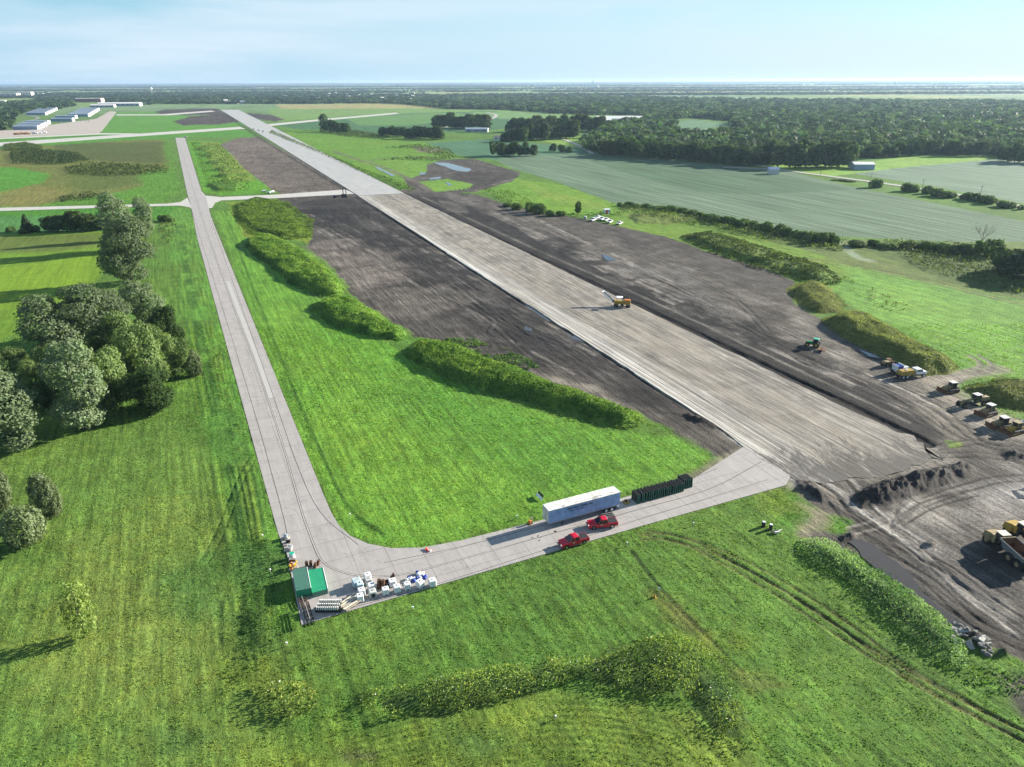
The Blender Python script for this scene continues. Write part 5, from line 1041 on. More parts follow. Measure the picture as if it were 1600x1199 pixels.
def make_pickup(name, label, paint, px_front, px_rear, group, detail=True, z=PVZ, bedcol='black_plastic'):
    a, b_ = un(*px_front), un(*px_rear); rz = math.atan2(a[1]-b_[1], a[0]-b_[0]); n = np.array([-math.sin(rz), math.cos(rz)])
    c = (a+b_)/2
    if detail: c = c-n*.9*(1 if (n[1] < 0) else -1)
    r = thing(name, label, 'pickup truck', loc=(c[0], c[1], z), rz=rz, group=group)
    b = MB(); b.prism([(-2.95, .5), (-2.98, 1.18), (-.95, 1.2), (1.15, 1.2), (2.1, 1.16), (2.72, 1.06), (2.95, .9), (2.98, .5), (2.45, .45), (-2.4, .45)], -1., 1., paint, top=.96)
    b.build('body', r)
    b = MB(); b.prism([(-1.0, 1.19), (-.82, 1.80), (.42, 1.82), (1.28, 1.19)], -.93, .93, 'glass_dark', top=.80); g = b.build('cab_window', r)
    b = MB(); b.prism([(-.86, 1.80), (-.84, 1.90), (-.4, 1.93), (.2, 1.92), (.48, 1.82)], -.78, .78, paint, top=.93)
    for s in (-1, 1):
        b.cyl((-.98, s*.92, 1.18), (-.83, s*.77, 1.84), .06, paint, n=6); b.cyl((.12, s*.925, 1.18), (.08, s*.775, 1.84), .04, paint, n=6); b.cyl((1.3, s*.91, 1.18), (.44, s*.755, 1.84), .045, paint, n=6)
    b.build('cab_roof', r)
    MB().box((-1.97, 0, 1.2), (1.85, 1.70, .07), bedcol, bev=.02).build('bed_cover', r)
    for x in (1.9, -1.85):
        for s in (-1, 1):
            MB().cyl((x, s*.90, .43), (x, s*1.005, .43), .50, 'black_plastic', n=18).build('wheel_arch', r); wheel(r, x, s*.87, .41, .29)
    for s in (-1, 1):
        MB().box((2.9, s*.72, .95), (.12, .38, .18), 'white_paint').build('headlight', r); MB().box((-2.97, s*.88, .98), (.06, .16, .34), 'red_orange').build('tail_light', r)
        MB().box((1.05, s*1.08, 1.22), (.14, .24, .16), 'black_plastic').build('mirror', r)
        q = MB(); q.box((.35, s*.998, .98), (.34, .012, .22), 'dirty_white'); q.box((.35, s*1.004, .98), (.16, .012, .12), 'orange_paint'); q.build('door_emblem', r)
        q = MB(); q.box((.12, s*.996, .85), (.02, .01, .55), 'black_plastic'); q.box((-.9, s*.993, .85), (.02, .01, .55), 'black_plastic'); q.build('door_seam', r)
    MB().box((2.97, 0, .62), (.12, 1.9, .22), 'chrome' if detail else 'black_plastic', bev=.02).build('front_bumper', r); MB().box((-3.0, 0, .62), (.12, 1.8, .18), 'chrome').build('rear_bumper', r)
    MB().box((2.97, 0, .88), (.06, 1.0, .22), 'black_plastic').build('grille', r); MB().box((-.93, 0, 1.86), (.05, .9, .06), 'white_paint').build('brake_light', r)
    return r
make_pickup('pickup_truck', 'red pickup truck nearer the camera, beside the grass edge, with black bed cover', 'red_paint', (884.7, 858.8), (913, 850.5), 'red pickup trucks')
make_pickup('pickup_truck', 'red pickup truck beside the wheels of the long white trailer', 'red_paint', (927.5, 828.5), (957, 825.5), 'red pickup trucks')
# row of dark green steel panels
def panels():
    A = un(994.5, 788.5); Bk = un(981, 778.7); E = un(1086, 764); u = (E-A); Lr = np.linalg.norm(u); u = u/Lr; n = (Bk-A); dpt = float(np.linalg.norm(n)); n = np.array([-u[1], u[0]]); N_ = 27; rz = math.atan2(u[1], u[0]); h = height_at((994.5, 788.5), 774.8)
    for k in range(N_):
        c = A+u*(Lr*(k+.5)/N_)+n*(2.35/2+(.7 if k > 21 else 0)+random.uniform(-.07, .07))
        r = thing('steel_panel', ordn(k, N_)+' of the upright dark green steel panels beside the white trailer', 'steel panel', loc=(c[0], c[1], PVZ), rz=rz+random.uniform(-.025, .025), group='upright green steel panels on the apron')
        lean = random.uniform(-.07, .07); hh = h*(1.05 if k > 21 else random.uniform(.97, 1.02))
        b = MB(); t = .2; W_ = 2.35
        b.box((lean*.5*hh, 0, hh/2), (t*.35, W_-.1, hh-.1), 'dark_steel', ry=lean)
        b.build('sheet', r)
        b = MB()
        for z_ in (.08, hh-.06): b.box((lean*z_, 0, z_), (t, W_, .12), 'green_steel' if z_ < 1 else 'dark_steel')
        for s in (-1, 1): b.box((lean*hh/2, s*(W_/2-.04), hh/2), (t, .09, hh), 'green_steel', ry=lean)
        b.build('frame', r)
        b = MB()
        for j in range(5): b.box((lean*hh/2+.07, -W_/2+.35+j*(W_-.7)/4, hh/2), (.07, .07, hh-.2), 'dark_steel', ry=lean)
        b.build('rib', r)
panels()
def boxtop(name, label, cat, corners, h, mtop, mside, ridge=0):
    P = [un(*c, h+PVZ) for c in corners]; c0 = sum(P)/4; r = thing(name, label, cat, loc=(c0[0], c0[1], PVZ))
    Q = [(p-c0) for p in P]; b = MB(); n = 4
    lo = [(q[0], q[1], 0) for q in Q]; hi = [(q[0], q[1], h-.06) for q in Q]
    for k in range(4): b.quad([lo[k], lo[(k+1) % 4], hi[(k+1) % 4], hi[k]], mside)
    b.build('side_wall', r)
    b = MB(); k_ = 1.03; lo = [(q[0]*k_, q[1]*k_, h-.10) for q in Q]; hi = [(q[0]*k_, q[1]*k_, h) for q in Q]
    for k in range(4): b.quad([lo[k], lo[(k+1) % 4], hi[(k+1) % 4], hi[k]], mtop)
    b.quad(hi, mtop)
    if ridge:
        e0, e1, e2, e3 = [Vector(q) for q in hi]
        for j in range(ridge): t = (j+.5)/ridge; a = e0.lerp(e1, t); d = e3.lerp(e2, t); b.cyl(a+Vector((0, 0, .01)), d+Vector((0, 0, .01)), .035, mtop, n=5)
    b.build('top_cover', r)
    b = MB(); e = [Vector(q)+Vector((0, 0, .02)) for q in hi]; b.cyl(e[1], e[2], .05, 'white_paint', n=6); b.build('edge_trim', r)
    return r
boxtop('storage_box', 'taller grey-green ribbed storage box at the taxiway corner, left of the pair', 'storage box', [(456.7, 890.8), (479.2, 886.7), (485.4, 918.3), (462.5, 923.3)], 1.65, 'roof_green', 'tarp_green', 15)
boxtop('storage_box', 'lower bright green tarp-topped storage box, right of the ribbed one', 'storage box', [(481.8, 891.4), (504.2, 887.1), (511.7, 920), (487.8, 926.2)], 1.05, 'tarp_green', 'roof_green')
# white totes
TT = [(155, 478, 1.45, 1.25, 'pale_tarp', 'pale blue tarp-wrapped tote at the back left corner of the tote group'), (193, 505, 1.15, 1.1, 'pale_tarp', 'white tote with blue stripes second in the left column of totes'),
 (212, 585, 1.15, 1.15, 'white_paint', 'white tote third from the back in the left column of totes'), (195, 662, 1.15, 1.2, 'white_paint', 'white tote touching the end of the pale lumber bundle'),
 (288, 395, 1.15, 1.15, 'white_paint', 'white tote at the back of the second column, nearest the taxiway curve'), (300, 448, 1.1, 1.1, 'dirty_white', 'white tote second from the back in the second column'),
 (335, 522, 1.15, 1.15, 'white_paint', 'white tote third from the back in the second column'), (352, 605, 1.2, 1.15, 'dirty_white', 'white tote with a black opening at the front of the second column'),
 (512, 575, 1.15, 1.15, 'white_paint', 'white tote in front of the dark brown rolls'), (598, 468, 1.2, 1.1, 'white_paint', 'white tote beside the brown flap behind the front row'),
 (655, 545, 1.15, 1.2, 'white_paint', 'white tote right of the brown rolls in the front row'), (785, 512, 1.1, 1.2, 'white_paint', 'white tote standing alone left of the blue bags'),
 (945, 485, 1.2, 1.2, 'white_paint', 'crooked white tote right in front of the blue bags'), (1098, 468, 1.2, 1.2, 'white_paint', 'rightmost white tote, alone at the grass edge')]
for k, (zx, zy, s_, h, m_, lb) in enumerate(TT):
    P = un(540+zx/8, 860+zy/8); rz = APR+R(90)+random.uniform(-.08, .08)+(.3 if k == 12 else 0); P = P+np.array([math.cos(APR+R(90)), math.sin(APR+R(90))])*s_*.45
    r = thing('tote', lb, 'tote', loc=(P[0], P[1], PVZ), rz=rz, group='white totes at the taxiway corner')
    MB().box((0, 0, .07), (s_, s_, .13), 'bleached_wood').build('pallet', r)
    b = MB(); b.box((0, 0, .14+h/2), (s_*.97, s_*.97, h), m_, bev=.09)
    for z_ in (.4, .75, 1.05): b.box((0, 0, z_), (s_*.99, s_*.99, .025), 'dirty_white')
    b.build('body', r)
    if k == 0:
        b = MB()
        for j in range(3): b.box((-.3+j*.3, 0, .15+h+.01), (.08, s_*.95, .02), 'asphalt', rz=.5)
        b.build('strap', r)
    else: MB().cyl((.05, 0, .13+h), (.05, 0, .17+h), .13, 'dark_bag').build('lid', r)
    if k == 7: MB().cyl((-s_*.49, 0, .62), (-s_*.5, 0, .62), .38, 'dark_bag', n=14).build('opening', r)
    elif k in (8, 11): MB().box((-s_*.49, 0, .28), (.03, .3, .2), 'dark_bag').build('valve', r)
for k, (x, y) in enumerate([(592, 917), (598, 918)]):
    r = thing('felt_roll', ['left', 'right'][k]+' of two dark brown upright rolls between the white totes', 'roll', px=(x, y+3), group='dark brown rolls'); b = MB(); b.cyl((0, 0, PVZ), (.15, .3, 1.7), .35, 'rust', n=14); b.build('roll_body', r); b = MB(); b.cyl((.15, .3, 1.69), (.151, .302, 1.73), .2, 'dark_bag', n=10); b.build('core', r)
r = thing('crate', 'dark open crate with a raised brown lid behind the white totes', 'crate', px=(606, 915), rz=APR); b = MB()
for s in (-1, 1): b.box((s*.7, 0, .4), (.06, 1.2, .8), 'dark_bag'); b.box((0, s*.6, .4), (1.4, .06, .8), 'dark_bag')
b.build('crate_body', r); b = MB(); b.box((1.1, .7, 1.0), (1.1, 1.1, .05), 'rust', ry=-.9, bev=.01); b.build('lid', r)
for k, (x, y, m_, lb) in enumerate([(640, 908, 'white_paint', 'white crumpled bag left of the blue bags'), (649, 908, 'blue_plastic', 'leftmost blue bag behind the crooked white tote'), (655, 906, 'blue_plastic', 'middle blue bag behind the crooked white tote'), (661, 904, 'blue_plastic', 'rightmost blue bag near the last white tote'), (657, 899, 'white_paint', 'white bag on the taxiway side of the blue bags')]):
    b = MB()
    for j in range(4): b.rock((random.uniform(-.5, .5), random.uniform(-.35, .35), .28), .38, m_ if j else ('white_paint' if m_ != 'white_paint' else 'blue_plastic'), .8, .35)
    o = b.build('bag', None, True); P = un(x, y); o.location = (P[0], P[1], PVZ); tag(o, lb, 'bag', 'blue and white bags')
# rack of pale-ended posts, lumber, ladder frames
P0, P1 = un(493, 957), un(533, 957); hz_ = math.atan2(P1[1]-P0[1], P1[0]-P0[0]); c = (P0+P1)/2
r = thing('post_rack', 'black rack with three rows of pale posts at the taxiway corner', 'rack', loc=(c[0], c[1], PVZ), rz=hz_); Lr = float(np.linalg.norm(P1-P0))
b = MB(); b.box((0, .6, .12), (Lr, 1.5, .2), 'dark_bag'); b.box((0, -.12, .45), (Lr, .12, .8), 'dark_bag'); b.box((.1, .5, .62), (Lr-.4, .12, .8), 'dark_bag'); b.box((.2, 1.2, .8), (Lr-.6, .12, .9), 'dark_bag'); b.build('rack_frame', r)
for j, (yy, zz) in enumerate([(-.12, .95), (.5, 1.15), (1.2, 1.35)]):
    for k in range(11): MB().box((-Lr/2+.35+k*(Lr-.6)/10.5+j*.12, yy-.1, zz), (.20, .16, .60), 'wall_white', ry=.2).build('post', r)
P0, P1 = un(536, 954), un(560, 938); hz_ = math.atan2(P1[1]-P0[1], P1[0]-P0[0]); c = (P0+P1)/2
r = thing('lumber_bundle', 'bundle of pale timber beams lying between the black rack and the white totes', 'lumber', loc=(c[0], c[1], PVZ), rz=hz_)
for k in range(8): MB().box((random.uniform(-.15, .15), -1.0+k*.28, .6+(.12 if k % 2 else 0)), (3.6, .15, .15), 'wall_tan' if k % 3 else 'bleached_wood').build('beam', r)
b = MB(); [b.box((x, 0, .2), (.14, 1.8, .2), 'rust') for x in (-1.2, 0, 1.2)]; b.build('bearer', r)
for k, (a, b__, m_, lb) in enumerate([((472, 936), (478, 952), 'rust', 'rusty narrow ladder frame at the left end of the taxiway corner'), ((478, 951), (486, 978), 'dark_steel', 'dark ladder frame standing at the grass edge of the taxiway corner')]):
    P0, P1 = un(*a), un(*b__); hz_ = math.atan2(P1[1]-P0[1], P1[0]-P0[0]); c = (P0+P1)/2; Lr = float(np.linalg.norm(P1-P0)); hh = .5 if k == 0 else 1.2
    r = thing('ladder_frame', lb, 'frame', loc=(c[0], c[1], PVZ), rz=hz_)
    for y in (-.55, 0, .55): b = MB(); b.box((0, y, hh), (Lr, .09, .12), m_ if y else 'bleached_wood'); b.box((0, y, .1), (Lr, .09, .1), m_); b.build('rail', r)
    for j in range(9): b = MB(); x = -Lr/2+.1+j*(Lr-.2)/8; b.box((x, 0, hh*.55), (.07, 1.2, .06), m_ if j % 2 else 'bleached_wood'); [b.box((x, s*.55, hh/2), (.06, .06, hh), m_) for s in (-1, 1)]; b.build('rung', r)
# left row of fittings
def lumpy(name, px, parts, label, cat, group=None, rz=0, z=PVZ):
    r = thing(name, label, cat, px=px, rz=rz, group=group); r.location.z = z
    for nm, fn in parts: b = MB(); fn(b); b.build(nm, r)
    return r
def bundle(b):
    for k in range(14): a = random.uniform(0, 3.1); b.cyl((-.6*math.cos(a), -.6*math.sin(a), random.uniform(.2, .9)), (.6*math.cos(a), .6*math.sin(a), random.uniform(.2, .9)), .07, 'shiny_pipe' if k % 3 else 'white_paint', n=7)
lumpy('pipe_bundle', (447, 842), [('pallet', lambda b: b.box((0, 0, .08), (1.2, 1.1, .14), 'bleached_wood')), ('pipe', bundle)], 'tangled silver and white pipes at the top of the row left of the taxiway', 'pipes')
lumpy('pallet', (449, 851), [('deck', lambda b: [b.box((0, -.5+k*.25, .14), (1.3, .16, .04), 'bleached_wood') for k in range(5)]), ('bearer', lambda b: [b.box((x, 0, .07), (.1, 1.2, .1), 'wood') for x in (-.5, 0, .5)])], 'bare pallet below the tangled pipes at the taxiway edge', 'pallet')
lumpy('motor', (450.5, 849), [('motor_body', lambda b: b.cyl((-.35, 0, .4), (.4, .1, .4), .28, 'dark_bag')), ('foot', lambda b: b.box((0, 0, .18), (.6, .5, .1), 'dark_metal'))], 'small black motor lying beside the bare pallet', 'motor')
def curvy(b):
    for s in (0, .35):
        pts = [(.7*math.cos(t)-.2, .7*math.sin(t)+s-.2, .35+s*.5) for t in np.linspace(-.4, 2.2, 9)]
        for p, q in zip(pts[:-1], pts[1:]): b.cyl(p, q, .1, 'white_paint', n=8)
lumpy('curved_pipe', (452.5, 860), [('pipe', curvy), ('pallet', lambda b: b.box((-.2, 0, .08), (1.3, 1.1, .14), 'bleached_wood'))], 'white curved pipes on a pallet above the teal drum', 'pipes')
lumpy('drum', (457, 872), [('drum_body', lambda b: b.cyl((0, 0, 0), (0, 0, .95), .5, 'white_paint', n=24)), ('lid', lambda b: b.cyl((0, 0, .95), (0, 0, 1.02), .47, 'teal_plastic', n=24))], 'white drum with teal green lid at the left taxiway edge', 'drum')
lumpy('crate', (456.5, 877.5), [('crate_body', lambda b: b.box((0, 0, .25), (1.1, .6, .5), 'rust', rz=.3)), ('slat', lambda b: [b.box((-.4+k*.2, 0, .52), (.06, .62, .04), 'dirty_white', rz=.3) for k in range(5)])], 'small brown slatted crate between the teal drum and the yellow fittings', 'crate')
def fit(b):
    for k in range(10): a = Vector((random.uniform(-.5, .5), random.uniform(-.7, .7), random.uniform(.2, .9))); b.cyl(a, a+Vector((random.uniform(-.3, .3), random.uniform(-.3, .3), random.uniform(.1, .4))), random.uniform(.13, .26), 'bright_yellow' if k % 3 else 'orange_paint', n=12)
lumpy('pipe_fitting', (458.5, 889), [('fitting', fit), ('pallet', lambda b: b.box((0, 0, .08), (1.3, 1.5, .14), 'bleached_wood'))], 'heap of bright yellow and orange fittings touching the ribbed green box', 'fittings')
for k, (x, y) in enumerate([(479.6, 886), (485.6, 885), (491.7, 888.5), (496, 884)]):
    lumpy('pipe_stub', (x, y), [('pipe', lambda b: b.cyl((0, 0, 0), (.1*k, .1, 1.05), .28, 'rust', n=14)), ('opening', lambda b: b.cyl((.1*k, .1, 1.05), (.1*k+.001, .1, 1.07), .2, 'dark_bag', n=12))], ordn(k, 4)+' of four dark upright pipe stubs behind the green boxes', 'pipe', 'dark pipe stubs')
o = MB(); [o.rock((random.uniform(-.7, .7), random.uniform(-.3, .3), .12), .3, 'red_orange' if k % 4 else 'white_paint', .6, .5) for k in range(6)]; o = o.build('orange_cover', None, True); P = un(668, 860.5); o.location = (P[0], P[1], PVZ); tag(o, 'crumpled bright orange-red cover lying on the taxiway curve', 'cover')
lumpy('barrel', (827, 819.5), [('barrel_body', lambda b: b.cyl((0, 0, 0), (.1, 0, .9), .3, 'orange_paint', n=16)), ('rubber_base', lambda b: b.cyl((0, 0, 0), (0, 0, .1), .45, 'black_rubber', n=16))], 'orange barrel at the grass edge behind the trailer shadow', 'barrel', z=.05)
lumpy('marker_board', (830.5, 818), [('board', lambda b: b.box((0, 0, .85), (.25, .06, 1.2), 'white_paint', ry=.1)), ('stripe', lambda b: [b.box((0, -.035, .5+k*.35), (.25, .02, .12), 'orange_paint', ry=.4) for k in range(3)]), ('foot', lambda b: b.box((0, 0, .08), (.5, .4, .14), 'black_rubber'))], 'upright white marker board beside the orange barrel', 'marker', z=.05)
P0, P1 = un(840, 773), un(850, 783); hz_ = math.atan2(P1[1]-P0[1], P1[0]-P0[0]); c = (P0+P1)/2
r = thing('barricade', 'white board with black folding frame standing in the grass behind the trailer', 'barricade', loc=(c[0], c[1], 0), rz=hz_)
MB().box((0, -.35, .35), (2.6, .5, .06), 'white_paint', rx=.5).build('board', r); b = MB(); b.box((-.2, .1, .75), (1.9, .12, .5), 'dark_bag', rx=-.3); [b.cyl((x, -.4, 0), (x, .2, 1), .05, 'dark_bag') for x in (-1.1, .9)]; b.build('frame', r)
r = thing('ochre_crate', 'ochre open-topped box between the trailer rear and the green panels', 'box', px=(978, 787), rz=APR+.3); b = MB()
for s in (-1, 1): b.box((s*.5, 0, .35), (.08, .9, .6), 'tan_paint'); b.box((0, s*.45, .35), (1.0, .08, .6), 'yellow_paint')
b.build('box_wall', r); MB().box((0, 0, .1), (.9, .8, .08), 'dark_bag').build('box_floor', r)
r = thing('ramp_rack', 'dark slatted ramp lying beside the rear wheels of the trailer', 'ramp', px=(950, 807), rz=APR-.15)
for k in range(7): MB().box((0, -.9+k*.3, .35), (2.5, .14, .06), 'asphalt' if k % 2 else 'dark_bag').build('slat', r)
b = MB(); [b.box((x, 0, .17), (.1, 2.1, .28), 'dark_metal') for x in (-1, 0, 1)]; b.build('bearer', r)
for k, (x, y) in enumerate([(422.5, 895), (410.5, 841), (547, 808), (808, 811), (645, 954), (1083, 822), (979.5, 853), (868, 1125), (448, 1010)]):
    lumpy('marker_stake', (x, y), [('stake', lambda b: b.cyl((0, 0, 0), (.03, 0, .7), .06, 'bleached_wood', n=6)), ('cap', lambda b: b.box((.03, 0, .72), (.24, .22, .18), 'white_paint'))], ['small white stake left of the green boxes', 'small white stake left of the tangled pipes', 'small white stake inside the taxiway curve', 'small white stake in the grass left of the orange barrel', 'small white stake in the grass below the blue bags', 'small white stake in the grass below the green panels', 'small white stake below the nearer red pickup', 'small white stake inside the bottom mown curve', 'small white stake in the grass below the ladder frames'][k], 'stake', 'white stakes in the grass', z=0)
lumpy('signpost', (1029, 931), [('post', lambda b: b.cyl((0, 0, 0), (0, 0, 1.5), .05, 'bleached_wood', n=8)), ('plate', lambda b: b.box((0, 0, 1.5), (.3, .05, .35), 'white_paint'))], 'thin post with white plate beside the ditch line in the grass', 'post', z=0)
lumpy('marker_cone', (1022.5, 934), [('cone', lambda b: b.cyl((0, 0, .05), (0, 0, .6), .32, 'yellow_paint', .08, 14)), ('cone_base', lambda b: b.box((0, 0, .04), (.7, .7, .07), 'yellow_paint'))], 'small yellow cone in the grass beside the thin post', 'cone', z=0)
def cart(b): b.box((.2, 0, .4), (1.5, .5, .12), 'dark_metal'); b.cyl((.9, 0, .4), (1.9, .4, .25), .05, 'white_paint'); b.box((.4, -.35, .35), (1., .3, .35), 'dirty_white')
r = lumpy('pump_cart', (1209, 833), [('cart_frame', cart)], 'small cart with two dark white-capped drums in the grass near the soil', 'cart', z=0, rz=.2)
for k, (x, y) in enumerate([(-.9, 2.3), (0, 1.2)]): t = MB().cyl((x, y, 0), (x, y, 1.1), .36, 'dark_bag', n=16).build('tank', r); MB().cyl((x, y, 1.1), (x, y, 1.2), .3, 'white_paint', n=16).build('cap', t)
# small stones left on the apron
for k, (x, y) in enumerate([(868, 831), (832, 841), (841, 838), (843, 845), (845, 840)]): o = MB().rock((0, 0, .04), .12 if k else .22, 'rust', .5).build('debris_chunk'); P = un(x, y); o.location = (P[0], P[1], PVZ); tag(o, ['rightmost', 'leftmost', 'second leftmost', 'fourth leftmost', 'middle'][k]+' of five small brown dirt clods on the apron below the trailer shadow', 'clod', 'dirt clods on the apron')
# ------------------------------------------------------------------ machines
def bigwheel(root, x, y, r, wd, rim='tan_paint'):
    s = 1 if y > 0 else -1; b = MB(); b.cyl((x, y-wd/2, r), (x, y+wd/2, r), r, 'black_rubber', n=20)
    for k in range(16): a = k/16*6.283; b.box((x+math.cos(a)*r, y, r+math.sin(a)*r), (.12, wd, .10), 'black_rubber', ry=-a)
    t = b.build('wheel', root); MB().cyl((x, y+s*(wd/2-.03), r), (x, y+s*(wd/2+.04), r), r*.5, rim, n=14).build('rim', t)
def hauler(px, rz, label, paint='tan_paint', loc=None, body='asphalt'):
    r = thing('dump_truck', label, 'dump truck', px=px, loc=loc, rz=rz, group='yellow dump trucks')
    b = MB(); b.prism([(2.6, 1.1), (2.6, 2.5), (4.0, 2.45), (5.2, 2.1), (5.3, 1.1)], -1.3, 1.3, paint, top=.85); b.build('hood', r)
    b = MB(); b.prism([(1.6, 1.3), (1.6, 3.3), (2.9, 3.3), (3.1, 2.4), (3.1, 1.3)], -.9, .9, 'glass_dark', top=.9); cb = b.build('cab', r); MB().box((2.25, 0, 3.36), (1.7, 1.8, .12), 'wall_tan', bev=.03).build('cab_roof', cb)
    b = MB(); b.box((3.9, 0, .95), (3.2, 1.6, .4), 'dark_metal'); b.box((-1.8, 0, 1.15), (7, 1.1, .5), 'dark_metal'); b.cyl((1.3, 0, .6), (1.3, 0, 1.6), .4, 'dark_metal'); b.build('chassis', r)
    for s in (-1, 1):
        b = MB(); b.prism([(3.0, 1.6), (3.3, 2.0), (4.6, 2.0), (4.95, 1.5), (4.95, 1.35), (3.0, 1.35)], s*1.55-.3, s*1.55+.3, paint); b.build('fender', r); MB().cyl((5.25, s*.8, 1.6), (5.36, s*.8, 1.6), .16, 'white_paint').build('headlight', r)
    b = MB(); x0, x1 = -5.2, 1.1
    o_ = [(x1, -1.5, 3.1), (x1, 1.5, 3.1), (x0, 1.6, 2.75), (x0, -1.6, 2.75)]; i_ = [(x1-.5, -.9, 1.5), (x1-.5, .9, 1.5), (x0+1.2, 1., 1.5), (x0+1.2, -1., 1.5)]; oo = [(p[0], p[1]*1.06, p[2]) for p in o_]; io = [(p[0], p[1]*1.1, p[2]-.15) for p in i_]
    for k in range(4):
        k2 = (k+1) % 4; b.quad([o_[k], o_[k2], i_[k2], i_[k]], 'rust'); b.quad([oo[k2], oo[k], io[k], io[k2]], body); b.quad([o_[k2], o_[k], oo[k], oo[k2]], body)
    b.quad(i_, 'rust'); b.quad(io[::-1], body); b.cyl((x1+.02, -1.5, 3.12), (x1+.02, 1.5, 3.12), .14, paint)
    for s in (-1, 1): b.cyl((x1, s*1.55, 3.1), (x0, s*1.65, 2.77), .1, body)
    b.build('dump_body', r)
    for x in (3.95, -1.6, -3.6):
        for s in (-1, 1): bigwheel(r, x, s*1.25, .9, .65)
    return r
hz_ = heading((1582.3, 879.3), (1541.4, 845.4)); c = un(1541.4, 849); u = np.array([math.cos(hz_), math.sin(hz_)]); n = np.array([-u[1], u[0]]); c = c-u*3.95-n*1.2
hauler(None, hz_, 'dusty yellow dump truck with grey open body, nearer of two at the right edge', loc=(c[0], c[1], .0))
c2 = c-n*6.5+u*2.4; hauler(None, hz_+.15, 'orange-yellow dump truck mostly cut off by the right photo edge', 'yellow_paint', loc=(c2[0], c2[1], 0), body='yellow_paint')
def tracked(root, L, wd, h, y): b = MB(); b.prism([(-L/2+.3, 0), (-L/2, .35), (-L/2+.2, h), (L/2-.3, h), (L/2, .4), (L/2-.35, 0)], y-wd/2, y+wd/2, 'dark_metal'); [b.cyl((x, y-wd/2-.03, h*.4), (x, y+wd/2+.03, h*.4), h*.3, 'rust', n=10) for x in np.linspace(-L/2+.5, L/2-.5, 5)]; b.build('track', root)
def dozer(px, rz, label, paint='tan_paint', tilt=0, group='parked bulldozers', roof='dirty_white'):
    r = thing('bulldozer', label, 'bulldozer', px=px, rz=rz, group=group)
    for s in (-1, 1): tracked(r, 3.9, .6, 1.05, s*1.1)
    b = MB(); b.prism([(.3, .7), (.3, 1.9), (2.2, 1.8), (2.3, .8)], -.62, .62, paint, top=.95); b.cyl((1.4, .3, 1.8), (1.4, .3, 2.7), .07, 'dark_metal'); b.build('engine_hood', r)
    b = MB(); b.prism([(-1.2, 1.0), (-1.2, 2.75), (.25, 2.75), (.45, 1.0)], -.72, .72, 'glass_dark', top=.92); cb = b.build('cab', r); b = MB(); b.box((-.45, 0, 2.83), (1.9, 1.7, .13), roof, bev=.03); [b.box((x, s*.72, 1.9), (.09, .09, 1.8), paint) for x in (-1.2, .3) for s in (-1, 1)]; b.build('cab_roof', cb)
    b = MB(); b.box((-1.7, 0, 1.1), (.9, 1.5, .8), paint); b.build('rear_body', r)
    b = MB(); b.prism([(3.0, .1), (2.75, .7), (3.05, 1.35), (3.15, 1.35), (2.9, .7), (3.15, .1)], -1.75, 1.75, 'rust'); b.build('blade', r)
    for s in (-1, 1): MB().box((1.6, s*1.48, .5), (2.9, .14, .2), paint, ry=.03).build('push_arm', r)
    MB().box((-2.4, 0, .7), (.5, .4, 1.3), 'dark_metal', ry=.2).build('ripper', r)
    return r
def grader(px, rz, label):
    r = thing('grader', label, 'grader', px=px, rz=rz)
    b = MB(); b.box((1.6, 0, 1.7), (5.4, .45, .45), 'tan_paint', ry=.04); b.box((4.1, 0, 1.1), (.5, 1.0, 1.1), 'tan_paint'); b.build('front_frame', r)
    b = MB(); b.prism([(-4.2, 1.1), (-4.2, 2.1), (-1.5, 2.3), (-1.3, 1.1)], -.7, .7, 'tan_paint', top=.92); b.cyl((-2.4, .3, 2.2), (-2.4, .3, 3), .07, 'dark_metal'); b.build('engine_hood', r)
    b = MB(); b.prism([(-1.3, 1.3), (-1.3, 3.0), (.3, 3.0), (.5, 1.3)], -.75, .75, 'glass_dark', top=.95); cb = b.build('cab', r); MB().box((-.5, 0, 3.07), (2., 1.75, .14), 'dirty_white', bev=.03).build('cab_roof', cb)
    MB().box((1.3, 0, .55), (.15, 3.7, .65), 'dark_metal', rz=.45).build('blade', r); MB().cyl((1.3, 0, .95), (1.3, 0, 1.05), .8, 'dark_metal', n=16).build('turntable', r)
    for x, s in ((4.2, .95), (-1.9, 1.1), (-3.6, 1.1)):
        for q in (-1, 1): bigwheel(r, x, q*s, .68, .38)
dozer((1484, 612), R(195), 'dusty bulldozer with pale cab roof, nearest to the white and yellow truck')
grader((1521, 633), R(196), 'long yellow grader among the parked bulldozers at the right')
dozer((1543, 648), R(203), 'largest yellow bulldozer with raised blade beside the grader', 'tan_paint')
dozer((1563, 668), R(190), 'small bulldozer with pale roof left of the rightmost machines', 'tan_paint')
dozer((1584, 676), R(200), 'dusty brown bulldozer close to the right photo edge', 'yellow_paint', roof='tan_paint')
dozer((1606, 668), R(190), 'dark bulldozer cut off by the right photo edge', 'steel_grey')
